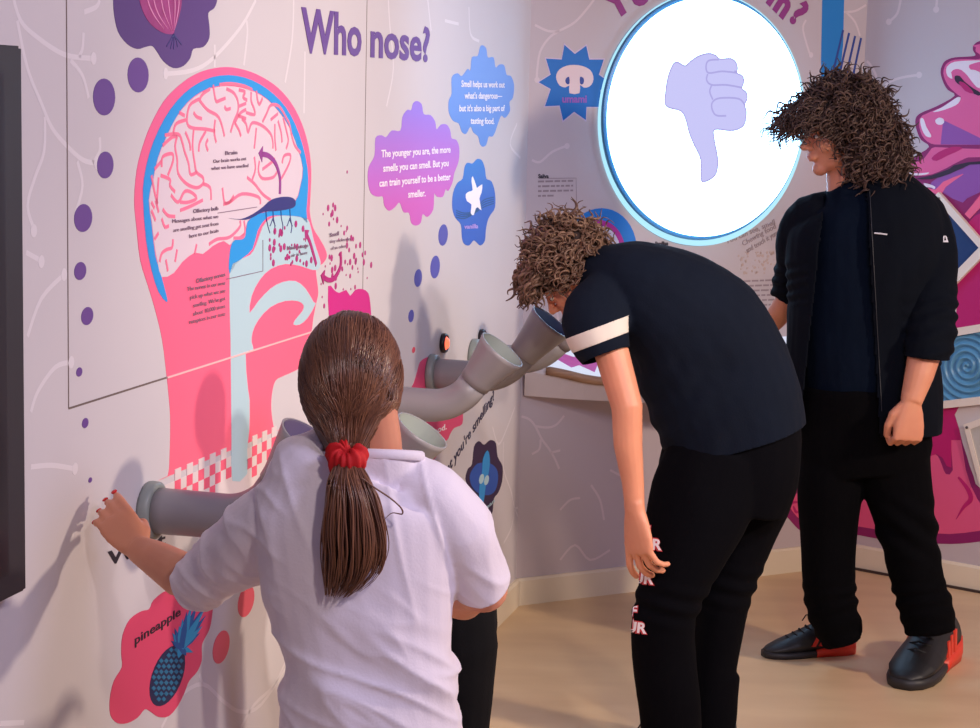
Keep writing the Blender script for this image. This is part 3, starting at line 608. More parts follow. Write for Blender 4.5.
def pipe(label, s, z, A=.325, B=.15, inner=MPIN, group='trumpet-shaped smelling pipes along the wall'):
    base = w3(1, s, z, 0); t = thing('smelling_pipe', label, 'pipe', tuple(base), group)
    bm = bmesh.new(); disc_ring(bm, base, n1, d1, Z, [(0, .001), (.053, .001), (.054, .006), (.053, .018), (.047, .022), (.036, .022), (.036, .016), (0, .016)], 32); bobj('collar', bm, MFL, t, True)
    # centre line: straight out, bend, straight up and out
    ang = math.radians(45); pts = []; x1 = .135; Rb = .13
    for i in range(5): pts.append((x1 * i / 4 + .01, 0))
    for i in range(1, 9):
        q = ang * i / 8; pts.append((x1 + .01 + Rb * math.sin(q), Rb * (1 - math.cos(q))))
    ex, ez = pts[-1]; ux, uz = math.cos(ang), math.sin(ang)
    L_ = ((A - ex) * ux + (B - ez) * uz)
    path = [(base + n1 * x + Z * y, .0425 - .004 * min(1, i / 10)) for i, (x, y) in enumerate(pts)]
    tube_end = len(path)
    p0 = base + n1 * ex + Z * ez; u3 = n1 * ux + Z * uz; end = base + n1 * A + Z * B
    d_ = end - p0; Ln = d_.length; dn = d_.normalized()
    jn = Ln * .25
    bm = bmesh.new(); sweep(bm, path + [(p0 + dn * jn, .0385)], d1); bobj('tube', bm, MPIPE, t, True)
    bm = bmesh.new(); prof = [(jn - .004, .0405), (jn + .012, .0415)]
    for i in range(1, 9):
        f_ = i / 8; prof.append((jn + .012 + (Ln - jn - .012) * f_, .0415 + .0215 * f_ ** 1.1))
    disc_ring(bm, p0, dn, d1, dn.cross(d1), [(0, prof[0][0])] + [(r, h) for h, r in prof] + [(.0595, Ln + .0005), (.058, Ln - .002)], 40); cn = bobj('cone', bm, MPIPE, t, True)
    bm = bmesh.new(); disc_ring(bm, p0, dn, d1, dn.cross(d1), [(.0585, Ln + .0002), (.0395+.0205*.55, Ln*.66), (.0375, Ln * .36), (.036, .02), (0, .019)], 40); bobj('cone_inside', bm, inner, t, True)
    return t
MPDK2 = mat('pipe_inside_violet', (104, 92, 124), .5)
pipe("grey smelling pipe nearest the girl's raised hand, at the left", -2.895, .897, A=.315, B=.15, inner=MPDK2)
pipe("grey smelling pipe whose oval mouth shows just above the girl's right shoulder", -2.2, .80, A=.315, B=.155)
pipe("grey smelling pipe with pale mouth pointing up, right of the girl's head", -1.56, .905, A=.325, B=.148)
pipe("grey smelling pipe with dark blue mouth under the bending boy's face", -1.07, .912, A=.335, B=.16, inner=MPDK)
pipe("farthest grey smelling pipe, mouth hidden beside the bending boy's sleeve", -.63, .905, A=.345, B=.135)
# ---- sensors
def sensor(label, px, lit):
    s, z = ws(1, *px); c = w3(1, s, z, 0); t = thing('wall_sensor', label, 'sensor', tuple(c), 'round sensors in the wall above the pipes')
    bm = bmesh.new(); disc_ring(bm, c, n1, d1, Z, [(0, .001), (.027, .001), (.028, .008), (.025, .014), (.02, .014), (.019, .006), (0, .006)], 32); bobj('housing', bm, mat('sensor_black', (34, 22, 28), .35), t, True)
    bm = bmesh.new(); disc_ring(bm, c, n1, d1, Z, [(0, .0065), (.0188, .0065), (.0185, .012), (.013, .018), (.006, .0205), (0, .021)], 32)
    bobj('lens', bm, emat('lens_red', (255, 92, 64), 2.2) if lit else mat('lens_dark', (70, 24, 30), .2), t, True)
sensor('red glowing round sensor on the wall above the pipes', (442, 343), True)
sensor('dark unlit round sensor half hidden behind a pipe mouth', (480, 338), False)

# ================================================================ sloping desk under the round light
t = thing('exhibit_desk', 'white sloping exhibit desk with wooden edge under the round light', 'desk', (.75, 6.45, .69))
def resamp(p, n):
    L_ = [0]
    for a, b in zip(p[:-1], p[1:]): L_.append(L_[-1] + (Vector(b) - Vector(a)).length)
    out = []
    for i in range(n):
        d = L_[-1] * i / (n - 1); j = max(0, min(len(p) - 2, next((k for k in range(len(L_) - 1) if L_[k + 1] >= d - 1e-9), len(p) - 2)))
        f_ = (d - L_[j]) / max(1e-9, L_[j + 1] - L_[j]); out.append(Vector(p[j]).lerp(Vector(p[j + 1]), min(1, f_)))
    return out
FR = [(.114, 6.284), (.23, 6.29), (.362, 6.292), (.62, 6.27), (.88, 6.33), (1.1, 6.50), (1.285, 6.925)]
low = smooth_loop([(x, y, z) for (x, y), z in zip(FR, (.702, .695, .69, .69, .69, .69, .69))], 6, closed=False)
top = smooth_loop([(x, y - .012, z) for (x, y), z in zip(FR, (.785, .766, .742, .74, .74, .74, .74))], 6, closed=False)
lowr = resamp(low, 40); topr = resamp(top, 40)
bkl = [w3(2, .012 + 1.33 * i / 39, .70, .003) for i in range(40)]; bkt = [w3(2, .012 + 1.33 * i / 39, .83, .003) for i in range(40)]
def strip_solid(bm, cols):
    """cols: list of equally long point lists forming a closed section"""
    V = [[bm.verts.new(p) for p in c] for c in cols]; n = len(cols[0]); m_ = len(cols)
    for j in range(m_):
        a, b = V[j], V[(j + 1) % m_]
        for i in range(n - 1): bm.faces.new((a[i], a[i + 1], b[i + 1], b[i]))
    bm.faces.new([v[0] for v in V]); bm.faces.new([v[-1] for v in V][::-1])
bm = bmesh.new(); strip_solid(bm, [lowr, topr, bkt, bkl]); bobj('body', bm, mat('desk_white', (206, 192, 184), .5), t)
def outw(lst, k, dz):  # push a curve slightly outwards
    o_ = []
    for i, p in enumerate(lst):
        c = Vector((.8, 6.7, p.z)); o_.append(p + (p - c).normalized() * k + Z * dz)
    return o_
tr = topr[2:]
bk2 = [w3(2, .06 + 1.28 * i / 37, .855, .005) for i in range(38)]
bm = bmesh.new(); strip_solid(bm, [outw(tr, .012, .002), outw(tr, .012, .026), outw(tr, -.004, .028), outw(tr, -.004, .002)]); bobj('wooden_edge', bm, mat('desk_wood', (176, 138, 104), .5, col2=(150, 112, 84), vscale=12, stretch=(1, 1, 14)), t, True)
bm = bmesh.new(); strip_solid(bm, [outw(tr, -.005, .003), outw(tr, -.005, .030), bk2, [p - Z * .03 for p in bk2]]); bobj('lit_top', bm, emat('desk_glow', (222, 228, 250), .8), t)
bm = bmesh.new()
def top_pt(u, v): # u along, v 0 front 1 back
    a = outw(tr, -.005, .031)[int(u * 37)]; b = bk2[int(u * 37)] + Z * .001; return a.lerp(b, v)
ringp = []
cA = top_pt(.13, .25)
nrm = (top_pt(.2, .1) - top_pt(.1, .1)).cross(top_pt(.13, .6) - top_pt(.13, .1)).normalized()
if nrm.z < 0: nrm = -nrm
for u, v in ((.055, .12), (.085, .30), (.12, .10), (.16, .42), (.145, .72), (.10, .60), (.06, .75), (.03, .45)): ringp.append(top_pt(u, v) + nrm * .0015)
plate(bm, ringp, nrm, .001); bobj('printed_patch', bm, mat('desk_pink_patch', (232, 120, 200), .5), t)

# ================================================================ right wall mural and panels
t = graphic('tongue_mural', 'huge pink cartoon mouth and tongue mural on the right wall', 'mural', 3, (930, 545))
MDK = mat('print_mural_outline', (138, 14, 96), .6); MPK = mat('print_mural_pink', (226, 84, 132), .6, grad=(.15, 1.7), col2=(222, 92, 150)); 
r1 = cz(890, 20, 3.833)
def clamp_poly(bm, k, px, layer, sm):
    sz = smooth_loop([ws(k, x, y) for x, y in px], sm); poly_sz(bm, k, [(max(s, .004), z) for s, z in sz], layer)
OUT = r1([(700, 60), (400, 70), (345, 80), (322, 95), (318, 115), (328, 135), (300, 140), (250, 143), (220, 152), (203, 168), (194, 200), (205, 240), (222, 268), (248, 290), (180, 330), (112, 360), (97, 390), (105, 430), (120, 460), (150, 486), (100, 520), (60, 545), (35, 562), (60, 590), (100, 608), (60, 640), (30, 700)]) + [(885, 240), (875, 300), (860, 360), (845, 420), (815, 462), (797, 486), (788, 497), (781, 506), (788, 518), (797, 528), (803, 531), (812, 534), (850, 534), (880, 539), (920, 542), (950, 544), (985, 541), (1060, 530), (1100, 300)]
bm = bmesh.new(); clamp_poly(bm, 3, OUT, 0, 3)
poly_px(bm, 2, [(775, 506), (781, 500), (788, 494), (797, 486), (815, 462), (842, 440), (842, 541), (812, 536), (803, 532), (797, 528), (788, 518), (780, 511)], 0, 2); bobj('outline', bm, MDK, t)
bm = bmesh.new()
poly_px(bm, 3, [(1090, 300)] + r1([(700, 75), (345, 92), (330, 105), (330, 122), (345, 132), (345, 150), (300, 150), (250, 152), (222, 164), (210, 180), (205, 205), (214, 235), (232, 262), (262, 288), (268, 300), (190, 338), (125, 366), (112, 392), (118, 430), (132, 455), (158, 474), (200, 478), (345, 478), (700, 478)]), 1, 2)
poly_px(bm, 3, r1([(160, 492), (200, 488), (345, 494), (700, 480), (700, 510), (345, 526), (290, 530), (220, 566), (160, 592), (110, 597), (70, 585), (48, 566), (70, 555), (130, 532)]), 1, 2)
clamp_poly(bm, 3, [(1050, 520), (985, 530), (950, 534), (920, 532), (880, 530), (850, 525), (812, 524), (804, 521), (797, 517), (791, 508), (790, 500), (800, 490), (820, 470), (850, 425), (900, 440), (927, 456), (933, 454), (938, 456), (942, 465), (946, 474), (953, 470), (951, 440), (961, 440), (966, 470), (978, 500), (1000, 520)], 1, 2)
poly_px(bm, 2, [(789, 506), (790, 500), (800, 490), (820, 470), (841, 450), (841, 526), (812, 524), (804, 521), (797, 517)], 1, 2)
bobj('flesh', bm, MPK, t)
bm = bmesh.new()
poly_px(bm, 3, r1([(345, 155), (300, 156), (250, 160), (226, 172), (216, 190), (222, 215), (240, 225), (235, 200), (252, 188), (275, 192), (300, 215), (318, 240), (345, 262), (345, 200), (310, 190), (305, 172), (345, 160)]), 3, 2)
poly_px(bm, 3, r1([(165, 352), (200, 335), (240, 308), (262, 295), (272, 300), (262, 320), (235, 335), (190, 350)]), 3, 2)
poly_px(bm, 3, r1([(120, 376), (130, 380), (140, 410), (158, 440), (155, 450), (138, 444), (124, 420), (117, 390)]), 3, 2)
poly_px(bm, 3, r1([(48, 566), (70, 580), (110, 588), (150, 584), (140, 592), (100, 596), (70, 588)]), 3, 2)
poly_px(bm, 3, r1([(175, 384), (190, 374), (206, 380), (208, 394), (195, 402), (180, 398)]), 4, 2)
poly_px(bm, 3, r1([(130, 625), (160, 632), (175, 640), (170, 648), (160, 642), (140, 640)]), 3, 2)
bobj('highlight', bm, mat('print_mural_white', (232, 218, 228), .5), t)
bm = bmesh.new()
poly_px(bm, 3, r1([(205, 384), (280, 420), (345, 452), (700, 500), (700, 476), (345, 478), (195, 477), (200, 430)]), 2, 0)
poly_px(bm, 3, r1([(280, 570), (345, 545), (700, 500), (700, 640), (345, 660), (280, 700), (200, 660), (150, 640), (190, 600)]), 2, 2)
bobj('shade_shape', bm, mat('print_mural_purple', (142, 76, 160), .6), t)
bm = bmesh.new()
poly_px(bm, 3, r1([(250, 215), (268, 215), (285, 235), (320, 262), (350, 280), (340, 290), (300, 270), (270, 250), (252, 235)]), 4, 2)
poly_px(bm, 3, r1([(100, 608), (160, 596), (230, 570), (300, 545), (700, 520), (700, 535), (345, 553), (300, 558), (230, 590), (160, 610)]), 4, 2)
bobj('mouth_dark', bm, mat('print_mural_black', (46, 16, 48), .6), t)
bm = bmesh.new()
poly_px(bm, 3, r1([(265, 238), (285, 240), (310, 262), (322, 282), (290, 272)]), 5, 2)
poly_px(bm, 3, r1([(160, 530), (190, 505), (240, 486), (280, 492), (220, 520), (180, 540)]), 3, 2)
poly_px(bm, 3, [(960, 232), (975, 216), (1050, 180), (1050, 345), (925, 362), (925, 300), (945, 262)], 3, 0)
poly_px(bm, 3, [(925, 400), (966, 400), (962, 440), (958, 440), (951.5, 440), (951.5, 467.5), (947, 466), (943, 458), (937, 454), (930, 456), (925, 470)], 3, 0)
ribbon(bm, 3, [(958.5, 477), (968, 489), (971, 499), (964, 507), (956.5, 519)], .017, 3, taper=True)
ribbon(bm, 2, [(784, 512), (788, 505), (794, 502), (802, 503)], .012, 3, taper=True); ribbon(bm, 2, [(793, 506), (796, 512), (801, 510)], .010, 3, taper=True)
ribbon(bm, 3, [(975, 203), (985, 190)], .01, 3, sm=0)
bobj('magenta_shape', bm, mat('print_mural_magenta', (186, 6, 104), .6), t)
bm = bmesh.new()
poly_px(bm, 3, r1([(130, 640), (175, 650), (205, 620), (280, 590), (270, 600), (215, 640), (190, 672)]), 3, 2)
poly_px(bm, 3, [(965, 214), (985, 190), (985, 203), (970, 219)], 4, 0)
bobj('pink_streak', bm, mat('print_mural_streak', (240, 100, 140), .6), t)
bm = bmesh.new()
poly_px(bm, 3, [(1050, 400), (962, 402), (960, 430), (967, 455), (974, 476), (985, 492), (1050, 520)], 4, 2)
poly_px(bm, 3, [(958, 300), (956, 318), (950, 330), (944, 350), (938, 350), (938, 300)], 4, 0)
bobj('tooth', bm, mat('print_mural_tooth', (206, 196, 194), .6), t)
# framed panels
d3_, n3_ = WALL[3][1], WALL[3][2]
MFR = mat('frame_cream', (232, 218, 204), .45); MSC = mat('screw_steel', (110, 104, 104), .3, metal=.8)
def framed(name, label, corners, wd, inner_m, th=.022, screws=()):
    P = [Vector(ws(3, *c)) for c in corners]; ctr = sum(P, Vector((0, 0))) / 4
    lo = min(P, key=lambda v: v.y); t = thing(name, label, 'panel', tuple(w3(3, lo.x, lo.y, 0)))
    I = [p + (ctr - p).normalized() * wd * 1.4 for p in P]
    bm = bmesh.new()
    for i in range(4):
        j = (i + 1) % 4; q = [P[i], P[j], I[j], I[i]]
        plate(bm, [w3(3, v.x, v.y, th) for v in q], n3_, th - .001)
    bobj('frame', bm, MFR, t)
    bm = bmesh.new()
    for i in screws:
        c = P[i] + (ctr - P[i]).normalized() * wd * .8; disc_ring(bm, w3(3, c.x, c.y, th), n3_, d3_, Z, [(0, -.001), (.0055, -.001), (.005, .002), (0, .003)], 12)
    bobj('screw', bm, MSC, t)
    return t, I, ctr
t, I, ctr = framed('display_panel', 'dark blue diamond-shaped panel in a cream frame on the mural', [(941, 192), (992, 249), (950, 292), (900, 236)], .028, None, screws=(0, 1, 2, 3))
bm = bmesh.new(); plate(bm, [w3(3, v.x, v.y, .014) for v in I], n3_, .012); bobj('face', bm, mat('panel_navy', (0, 52, 104), .35), t)
t, I, ctr = framed('display_panel', 'light blue panel of spiral ripples in a cream frame on the mural', [(925, 333), (1012, 319), (1012, 401), (925, 410)], .03, None)
# spiral relief
scx, scz = ws(3, 968, 366)
lo = Vector((min(v.x for v in I), min(v.y for v in I))); hi = Vector((max(v.x for v in I), max(v.y for v in I)))
bm = bmesh.new(); NX = 110; V = []
k_ = 1 / .0235
def inq(I_, u, v):
    a = I_[0].lerp(I_[1], u); b = I_[3].lerp(I_[2], u); return a.lerp(b, v)
for j in range(NX):
    row = []
    for i in range(NX):
        p = inq(I, i / (NX - 1), j / (NX - 1)); r = math.hypot(p.x - scx, p.y - scz); th_ = math.atan2(p.y - scz, p.x - scx)
        hgt = .009 + .0055 * math.cos(2 * PI * r * k_ - th_); row.append(bm.verts.new(w3(3, p.x, p.y, hgt)))
    V.append(row)
for j in range(NX - 1):
    for i in range(NX - 1): bm.faces.new((V[j][i], V[j][i + 1], V[j + 1][i + 1], V[j + 1][i]))
bobj('ripple_relief', bm, mat('panel_ripple', (92, 150, 186), .35), t, True)
t, I, ctr = framed('display_panel', 'tilted pale metal panel cut off by the right edge, below the ripples', [(966, 424), (1010, 408), (1020, 468), (982, 484)], .02, None, screws=(0,))
bm = bmesh.new(); plate(bm, [w3(3, v.x, v.y, .016) for v in I], n3_, .014); bobj('face', bm, mat('panel_pale', (190, 186, 180), .3), t)

# each loose piece of these prints and fittings becomes its own part
def split_loose(names):
    for o in list(COL.objects):
        if o.type != 'MESH' or o.name.split('.')[0] not in names: continue
        bm = bmesh.new(); bm.from_mesh(o.data); seen = set(); isl = []
        for v in bm.verts:
            if v in seen: continue
            st = [v]; seen.add(v); cur = []
            while st:
                a = st.pop(); cur.append(a)
                for e_ in a.link_edges:
                    b = e_.other_vert(a)
                    if b not in seen: seen.add(b); st.append(b)
            isl.append({a.index for a in cur})
        bm.free()
        if len(isl) < 2: continue
        me = o.data; src = [tuple(v.co) for v in me.vertices]; pol = [tuple(p.vertices) for p in me.polygons]; nm = o.name.split('.')[0]
        for k, g in enumerate(isl):
            idx = sorted(g); mp = {a: i for i, a in enumerate(idx)}; m2 = bpy.data.meshes.new(nm)
            m2.from_pydata([src[a] for a in idx], [], [[mp[a] for a in p] for p in pol if p[0] in g]); m2.materials.append(me.materials[0])
            if nm == 'pineapple_leaf' and k % 2: m2.materials.clear(); m2.materials.append(mat('print_leaf_dark', (24, 84, 150), .6))
            if k == 0: o.data = m2
            else:
                c = o.copy(); c.data = m2; COL.objects.link(c)
split_loose({'highlight', 'magenta_shape', 'flesh', 'shade_shape', 'mouth_dark', 'pink_streak', 'tooth', 'gill', 'seed', 'screw', 'pineapple_leaf', 'onion_stripe', 'outline'})
# ================================================================ people
def V3(*a): return Vector(a)
def ring_limb(bm, pts, seg=20, cap=True, exp=2.0):
    """pts: (world point, side radius, depth radius); rings square to the path, side axis square to the line of sight"""
    rings = []; n = len(pts)
    for i, (p, a, b) in enumerate(pts):
        t_ = (pts[min(i + 1, n - 1)][0] - pts[max(i - 1, 0)][0]).normalized()
        v = (p - CAM).normalized(); side = t_.cross(v)
        side.normalize(); dep = side.cross(t_).normalized(); ring = []
        for k in range(seg):
            q = 2 * PI * k / seg; c_, s_ = math.cos(q), math.sin(q)
            e_ = 2 / exp
            ring.append(bm.verts.new(p + side * (a * math.copysign(abs(c_) ** e_, c_)) + dep * (b * math.copysign(abs(s_) ** e_, s_))))
        rings.append(ring)
    for a, b in zip(rings[:-1], rings[1:]):
        for k in range(seg): bm.faces.new((a[k], a[(k + 1) % seg], b[(k + 1) % seg], b[k]))
    if cap: bm.faces.new(rings[0][::-1]); bm.faces.new(rings[-1])
def dens(pts, n=3):
    """smooth the limb's control points: tuples (px,py,Y,r,ratio) -> finer"""
    return smooth_loop(pts, n, closed=False)
def pl(bm, pts, seg=20, n=3, exp=2.0):
    """pts: (px, py, depth, half width in px, depth half-thickness in m)"""
    out = []
    for x, y, Y, r, b in dens(pts, n): out.append((at(x, y, Y), max(.002, r * Y / F), max(.002, b)))
    ring_limb(bm, out, seg, True, exp)
def ellip(bm, c, r, M=None, u=14, v=10):
    M = M or Matrix.Identity(4); c = Vector(c)
    rings = []
    for j in range(1, v):
        ph = PI * j / v; rings.append([bm.verts.new(M @ (c + Vector((r[0] * math.sin(ph) * math.cos(2 * PI * i / u), r[1] * math.sin(ph) * math.sin(2 * PI * i / u), r[2] * math.cos(ph))))) for i in range(u)])
    t_ = bm.verts.new(M @ (c + Vector((0, 0, r[2])))); b_ = bm.verts.new(M @ (c - Vector((0, 0, r[2]))))
    for i in range(u): bm.faces.new((t_, rings[0][i], rings[0][(i + 1) % u])); bm.faces.new((b_, rings[-1][(i + 1) % u], rings[-1][i]))
    for a, b in zip(rings[:-1], rings[1:]):
        for i in range(u): bm.faces.new((a[i], b[i], b[(i + 1) % u], a[(i + 1) % u]))
def caps(bm, pts, M=None, seg=10):
    """chain of round segments: pts (vec, radius)"""
    M = M or Matrix.Identity(4); P = [(M @ Vector(p), r * M.to_scale().x) for p, r in pts]
    rings = []; n = len(P); up = Vector((.31, .22, .92))
    d0 = (P[0][0] - P[1][0]).normalized(); d1_ = (P[-1][0] - P[-2][0]).normalized()
    Q = [(P[0][0] + d0 * P[0][1] * .8, P[0][1] * .5)] + P + [(P[-1][0] + d1_ * P[-1][1] * .5, P[-1][1] * .85), (P[-1][0] + d1_ * P[-1][1] * .9, P[-1][1] * .4)]
    for i, (p, r) in enumerate(Q):
        t_ = (Q[min(i + 1, len(Q) - 1)][0] - Q[max(i - 1, 0)][0]).normalized(); s_ = t_.cross(up).normalized(); o_ = s_.cross(t_)
        rings.append([bm.verts.new(p + s_ * r * math.cos(2 * PI * k / seg) + o_ * r * math.sin(2 * PI * k / seg)) for k in range(seg)])
    for a, b in zip(rings[:-1], rings[1:]):
        for k in range(seg): bm.faces.new((a[k], a[(k + 1) % seg], b[(k + 1) % seg], b[k]))
    bm.faces.new(rings[0][::-1]); bm.faces.new(rings[-1])
def remesh(bm, vox, it=4, fac=.5):
    bmesh.ops.recalc_face_normals(bm, faces=bm.faces[:])
    me = bpy.data.meshes.new('tmp'); bm.to_mesh(me); bm.free()
    o = bpy.data.objects.new('tmp', me); COL.objects.link(o)
    r = o.modifiers.new('r', 'REMESH'); r.mode = 'VOXEL'; r.voxel_size = vox; r.use_smooth_shade = True
    if it:
        s_ = o.modifiers.new('s', 'SMOOTH'); s_.iterations = it; s_.factor = fac
    dg = bpy.context.evaluated_depsgraph_get(); dg.update()
    me2 = bpy.data.meshes.new_from_object(o.evaluated_get(dg)); bpy.data.objects.remove(o); bpy.data.meshes.remove(me)
    return me2
def displace(me, fn):
    me.update()
    nn_ = [v.normal.copy() for v in me.vertices]
    for v, n in zip(me.vertices, nn_): v.co += n * fn(v.co, n)
    me.update()
def fbm(p, sx, sy, sz, seed=0):
    q = Vector((p.x * sx + seed, p.y * sy, p.z * sz)); return noise.noise(q) + .5 * noise.noise(q * 2.1)
def cut_clean(me, cutters):
    """cutters: (centre, outward direction, radius): trims the mesh along a clean plane there"""
    bm = bmesh.new(); bm.from_mesh(me)
    for c, d, r in cutters:
        fs = [f for f in bm.faces if (f.calc_center_median() - c).length < r * 1.15]
        g = set(fs)
        for f in fs: g.update(f.edges); g.update(f.verts)
        bmesh.ops.bisect_plane(bm, geom=list(g), plane_co=c, plane_no=d, dist=1e-5)
        bmesh.ops.delete(bm, geom=[f for f in bm.faces if (f.calc_center_median() - c).length < r and (f.calc_center_median() - c).dot(d) > 0], context='FACES')
    bm.to_mesh(me); bm.free()
def merge(a, b):
    bm = bmesh.new(); bm.from_mesh(a); bm.from_mesh(b); bm.to_mesh(a); bm.free(); smooth_all(a); return a
def slim(pts, k, kb=None): return [(x, y, Y, r * k, b * (kb or k)) for x, y, Y, r, b in pts]
def cut_faces(me, test):
    bm = bmesh.new(); bm.from_mesh(me)
    bmesh.ops.delete(bm, geom=[f for f in bm.faces if test(f.calc_center_median(), f.normal)], context='FACES'); bm.to_mesh(me); bm.free()
def solid(o, th):
    m_ = o.modifiers.new('thickness', 'SOLIDIFY'); m_.thickness = th; m_.offset = -1
def smooth_all(me):
    for p in me.polygons: p.use_smooth = True
def frame(pos, xdir, zdir, sc=1.0):
    x = Vector(xdir).normalized(); z = Vector(zdir); z = (z - x * z.dot(x)).normalized(); y = z.cross(x)
    M = Matrix.Identity(4)
    for i in range(3): M[i][0], M[i][1], M[i][2], M[i][3] = x[i] * sc, y[i] * sc, z[i] * sc, pos[i]
    return M
SKIN = mat('skin', (214, 146, 114), .5, col2=(202, 131, 102), vscale=9, sss=.12, bump=.03, bscale=90)
def head(bm, M):
    """face towards local +X, crown +Z; about .24 tall"""
    ellip(bm, (-.012, 0, .035), (.094, .074, .09), M, 24, 18)
    ellip(bm, (.03, 0, -.02), (.055, .058, .075), M, 20, 14)
    ellip(bm, (.03, 0, -.065), (.047, .047, .04), M); ellip(bm, (.062, 0, -.090), (.022, .026, .021), M)
    ellip(bm, (.012, .03, -.07), (.045, .022, .028), M); ellip(bm, (.012, -.03, -.07), (.045, .022, .028), M)
    caps(bm, [((.082, 0, .018), .008), ((.094, 0, -.004), .0085), ((.106, 0, -.022), .011)], M)
    for s in (-1, 1):
        ellip(bm, (.093, s * .011, -.027), (.011, .008, .008), M, 10, 8)
        ellip(bm, (.052, s * .036, -.022), (.03, .024, .028), M)
        ellip(bm, (.072, s * .026, .024), (.014, .024, .009), M, 12, 8)
        ellip(bm, (.07, s * .029, .005), (.014, .015, .010), M, 12, 8)
        ellip(bm, (-.004, s * .076, -.006), (.016, .007, .029), M, 12, 10); ellip(bm, (-.0, s * .074, -.026), (.009, .006, .014), M, 10, 8)
    ellip(bm, (.080, 0, -.052), (.017, .024, .016), M, 14, 10)
def face_parts(M, parent, lip=(204, 124, 112)):
    for s in (-1, 1):
        bm = bmesh.new(); ellip(bm, (.0735, s * .029, .004), (.0125, .0135, .0068), M, 14, 10); e_ = bobj('eye', bm, mat('eye_white', (226, 218, 214), .25), parent, True)
        bm = bmesh.new(); ellip(bm, (.0835, s * .030, .003), (.0035, .0055, .0055), M, 12, 8); bobj('iris', bm, mat('eye_iris', (52, 40, 32), .2), e_, True)
        bm = bmesh.new(); caps(bm, [((.080, s * .014, .029), .0025), ((.083, s * .03, .033), .003), ((.070, s * .046, .028), .002)], M, 8); bobj('eyebrow', bm, mat('eyebrow_hair', (60, 40, 32), .8), parent, True)
    bm = bmesh.new(); caps(bm, [((.084, -.018, -.0535), .0025), ((.0935, -.006, -.0500), .004), ((.0935, .006, -.0500), .004), ((.084, .018, -.0535), .0025)], M, 8)
    caps(bm, [((.082, -.015, -.059), .0025), ((.0905, 0, -.0620), .0046), ((.082, .015, -.059), .0025)], M, 8)
    me = remesh(bm, .002, 2); mesh_obj('lips', me, mat('lips', lip, .4), parent, True)
def hand(bm, M, curls, thumb, spread=.0, tside=1):
    """wrist at origin, fingers along +X, back of the hand +Z, thumb on +Y*tside"""
    pr = []
    for x, w, th_ in ((-.02, .024, .019), (0, .025, .018), (.025, .034, .016), (.055, .040, .0145), (.08, .041, .0125), (.094, .037, .010)):
        pr.append((x, w, th_))
    rings = []; seg = 16
    for x, w, th_ in pr: rings.append([bm.verts.new(M @ Vector((x, w * math.copysign(abs(math.cos(2 * PI * k / seg)) ** .8, math.cos(2 * PI * k / seg)), th_ * math.sin(2 * PI * k / seg)))) for k in range(seg)])
    for a, b in zip(rings[:-1], rings[1:]):
        for k in range(seg): bm.faces.new((a[k], a[(k + 1) % seg], b[(k + 1) % seg], b[k]))
    bm.faces.new(rings[0][::-1]); bm.faces.new(rings[-1])
    tips = []
    for i, (y, L_, r) in enumerate(((.031, .074, .0092), (.0105, .082, .0095), (-.0105, .076, .009), (-.030, .060, .008))):
        a1, a2, a3 = curls[i]; p = Vector((.088, y * tside, .001)); ang = 0; pts = [(p - Vector((.02, 0, 0)), r * 1.05), (p.copy(), r * 1.05)]
        sp = spread * (1.5 - i) * tside
        for f_, a_ in ((.46, a1), (.30, a2), (.24, a3)):
            ang += math.radians(a_); d = Vector((math.cos(ang) * math.cos(sp), math.cos(ang) * math.sin(sp), -math.sin(ang))); p = p + d * (L_ * f_); r *= .93; pts.append((p.copy(), r))
        caps(bm, pts, M, 10); tips.append((M @ p, (M.to_3x3() @ d).normalized(), (M.to_3x3() @ Vector((math.sin(ang), 0, math.cos(ang)))).normalized()))
    (t1, t2, t3) = thumb; caps(bm, [((.012, .018 * tside, -.004), .014), ((t1[0], t1[1] * tside, t1[2]), .0125), ((t2[0], t2[1] * tside, t2[2]), .0105), ((t3[0], t3[1] * tside, t3[2]), .0088)], M, 10)
    return tips
THUMB_REL = ((.035, .036, -.010), (.062, .048, -.018), (.085, .050, -.028))
THUMB_IN = ((.035, .036, -.014), (.062, .040, -.028), (.083, .026, -.040))
def curl_hair(bm, M, c, rad, n, length, amp, rng, dirfn, tube=.0016, seg=4, steps=26, turns=3.2, keep=None):
    """n ringlets that leave an ellipsoid scalp"""
    for _ in range(n):
        for _try in range(30):
            u = Vector((rng.gauss(0, 1), rng.gauss(0, 1), rng.gauss(0, 1))).normalized()
            if keep(u): break
        root = M @ (Vector(c) + Vector((u.x * rad[0], u.y * rad[1], u.z * rad[2])))
        nrm = (M.to_3x3() @ Vector((u.x / rad[0], u.y / rad[1], u.z / rad[2]))).normalized()
        L_ = length * rng.uniform(.6, 1.15); am = amp * rng.uniform(.6, 1.3); tw = turns * rng.uniform(.7, 1.3); ph = rng.uniform(0, 6.28)
        fall = dirfn(u, rng)
        d = nrm.copy(); p = root.copy() - nrm * .006; pts = []
        for i in range(steps):
            f_ = i / (steps - 1); dd = (nrm * max(0, .42 - f_ * 1.4) + fall * (.55 + f_ * 1.2)).normalized()
            p = p + dd * (L_ / steps); a = dd.cross(Vector((.3, .5, .81))).normalized(); b = dd.cross(a)
            q = ph + tw * 2 * PI * f_; amx = am * min(1, f_ * 3) ; pts.append(p + a * (amx * math.cos(q)) + b * (amx * math.sin(q)))
        tube_pts(bm, pts, tube * rng.uniform(.8, 1.3), seg)
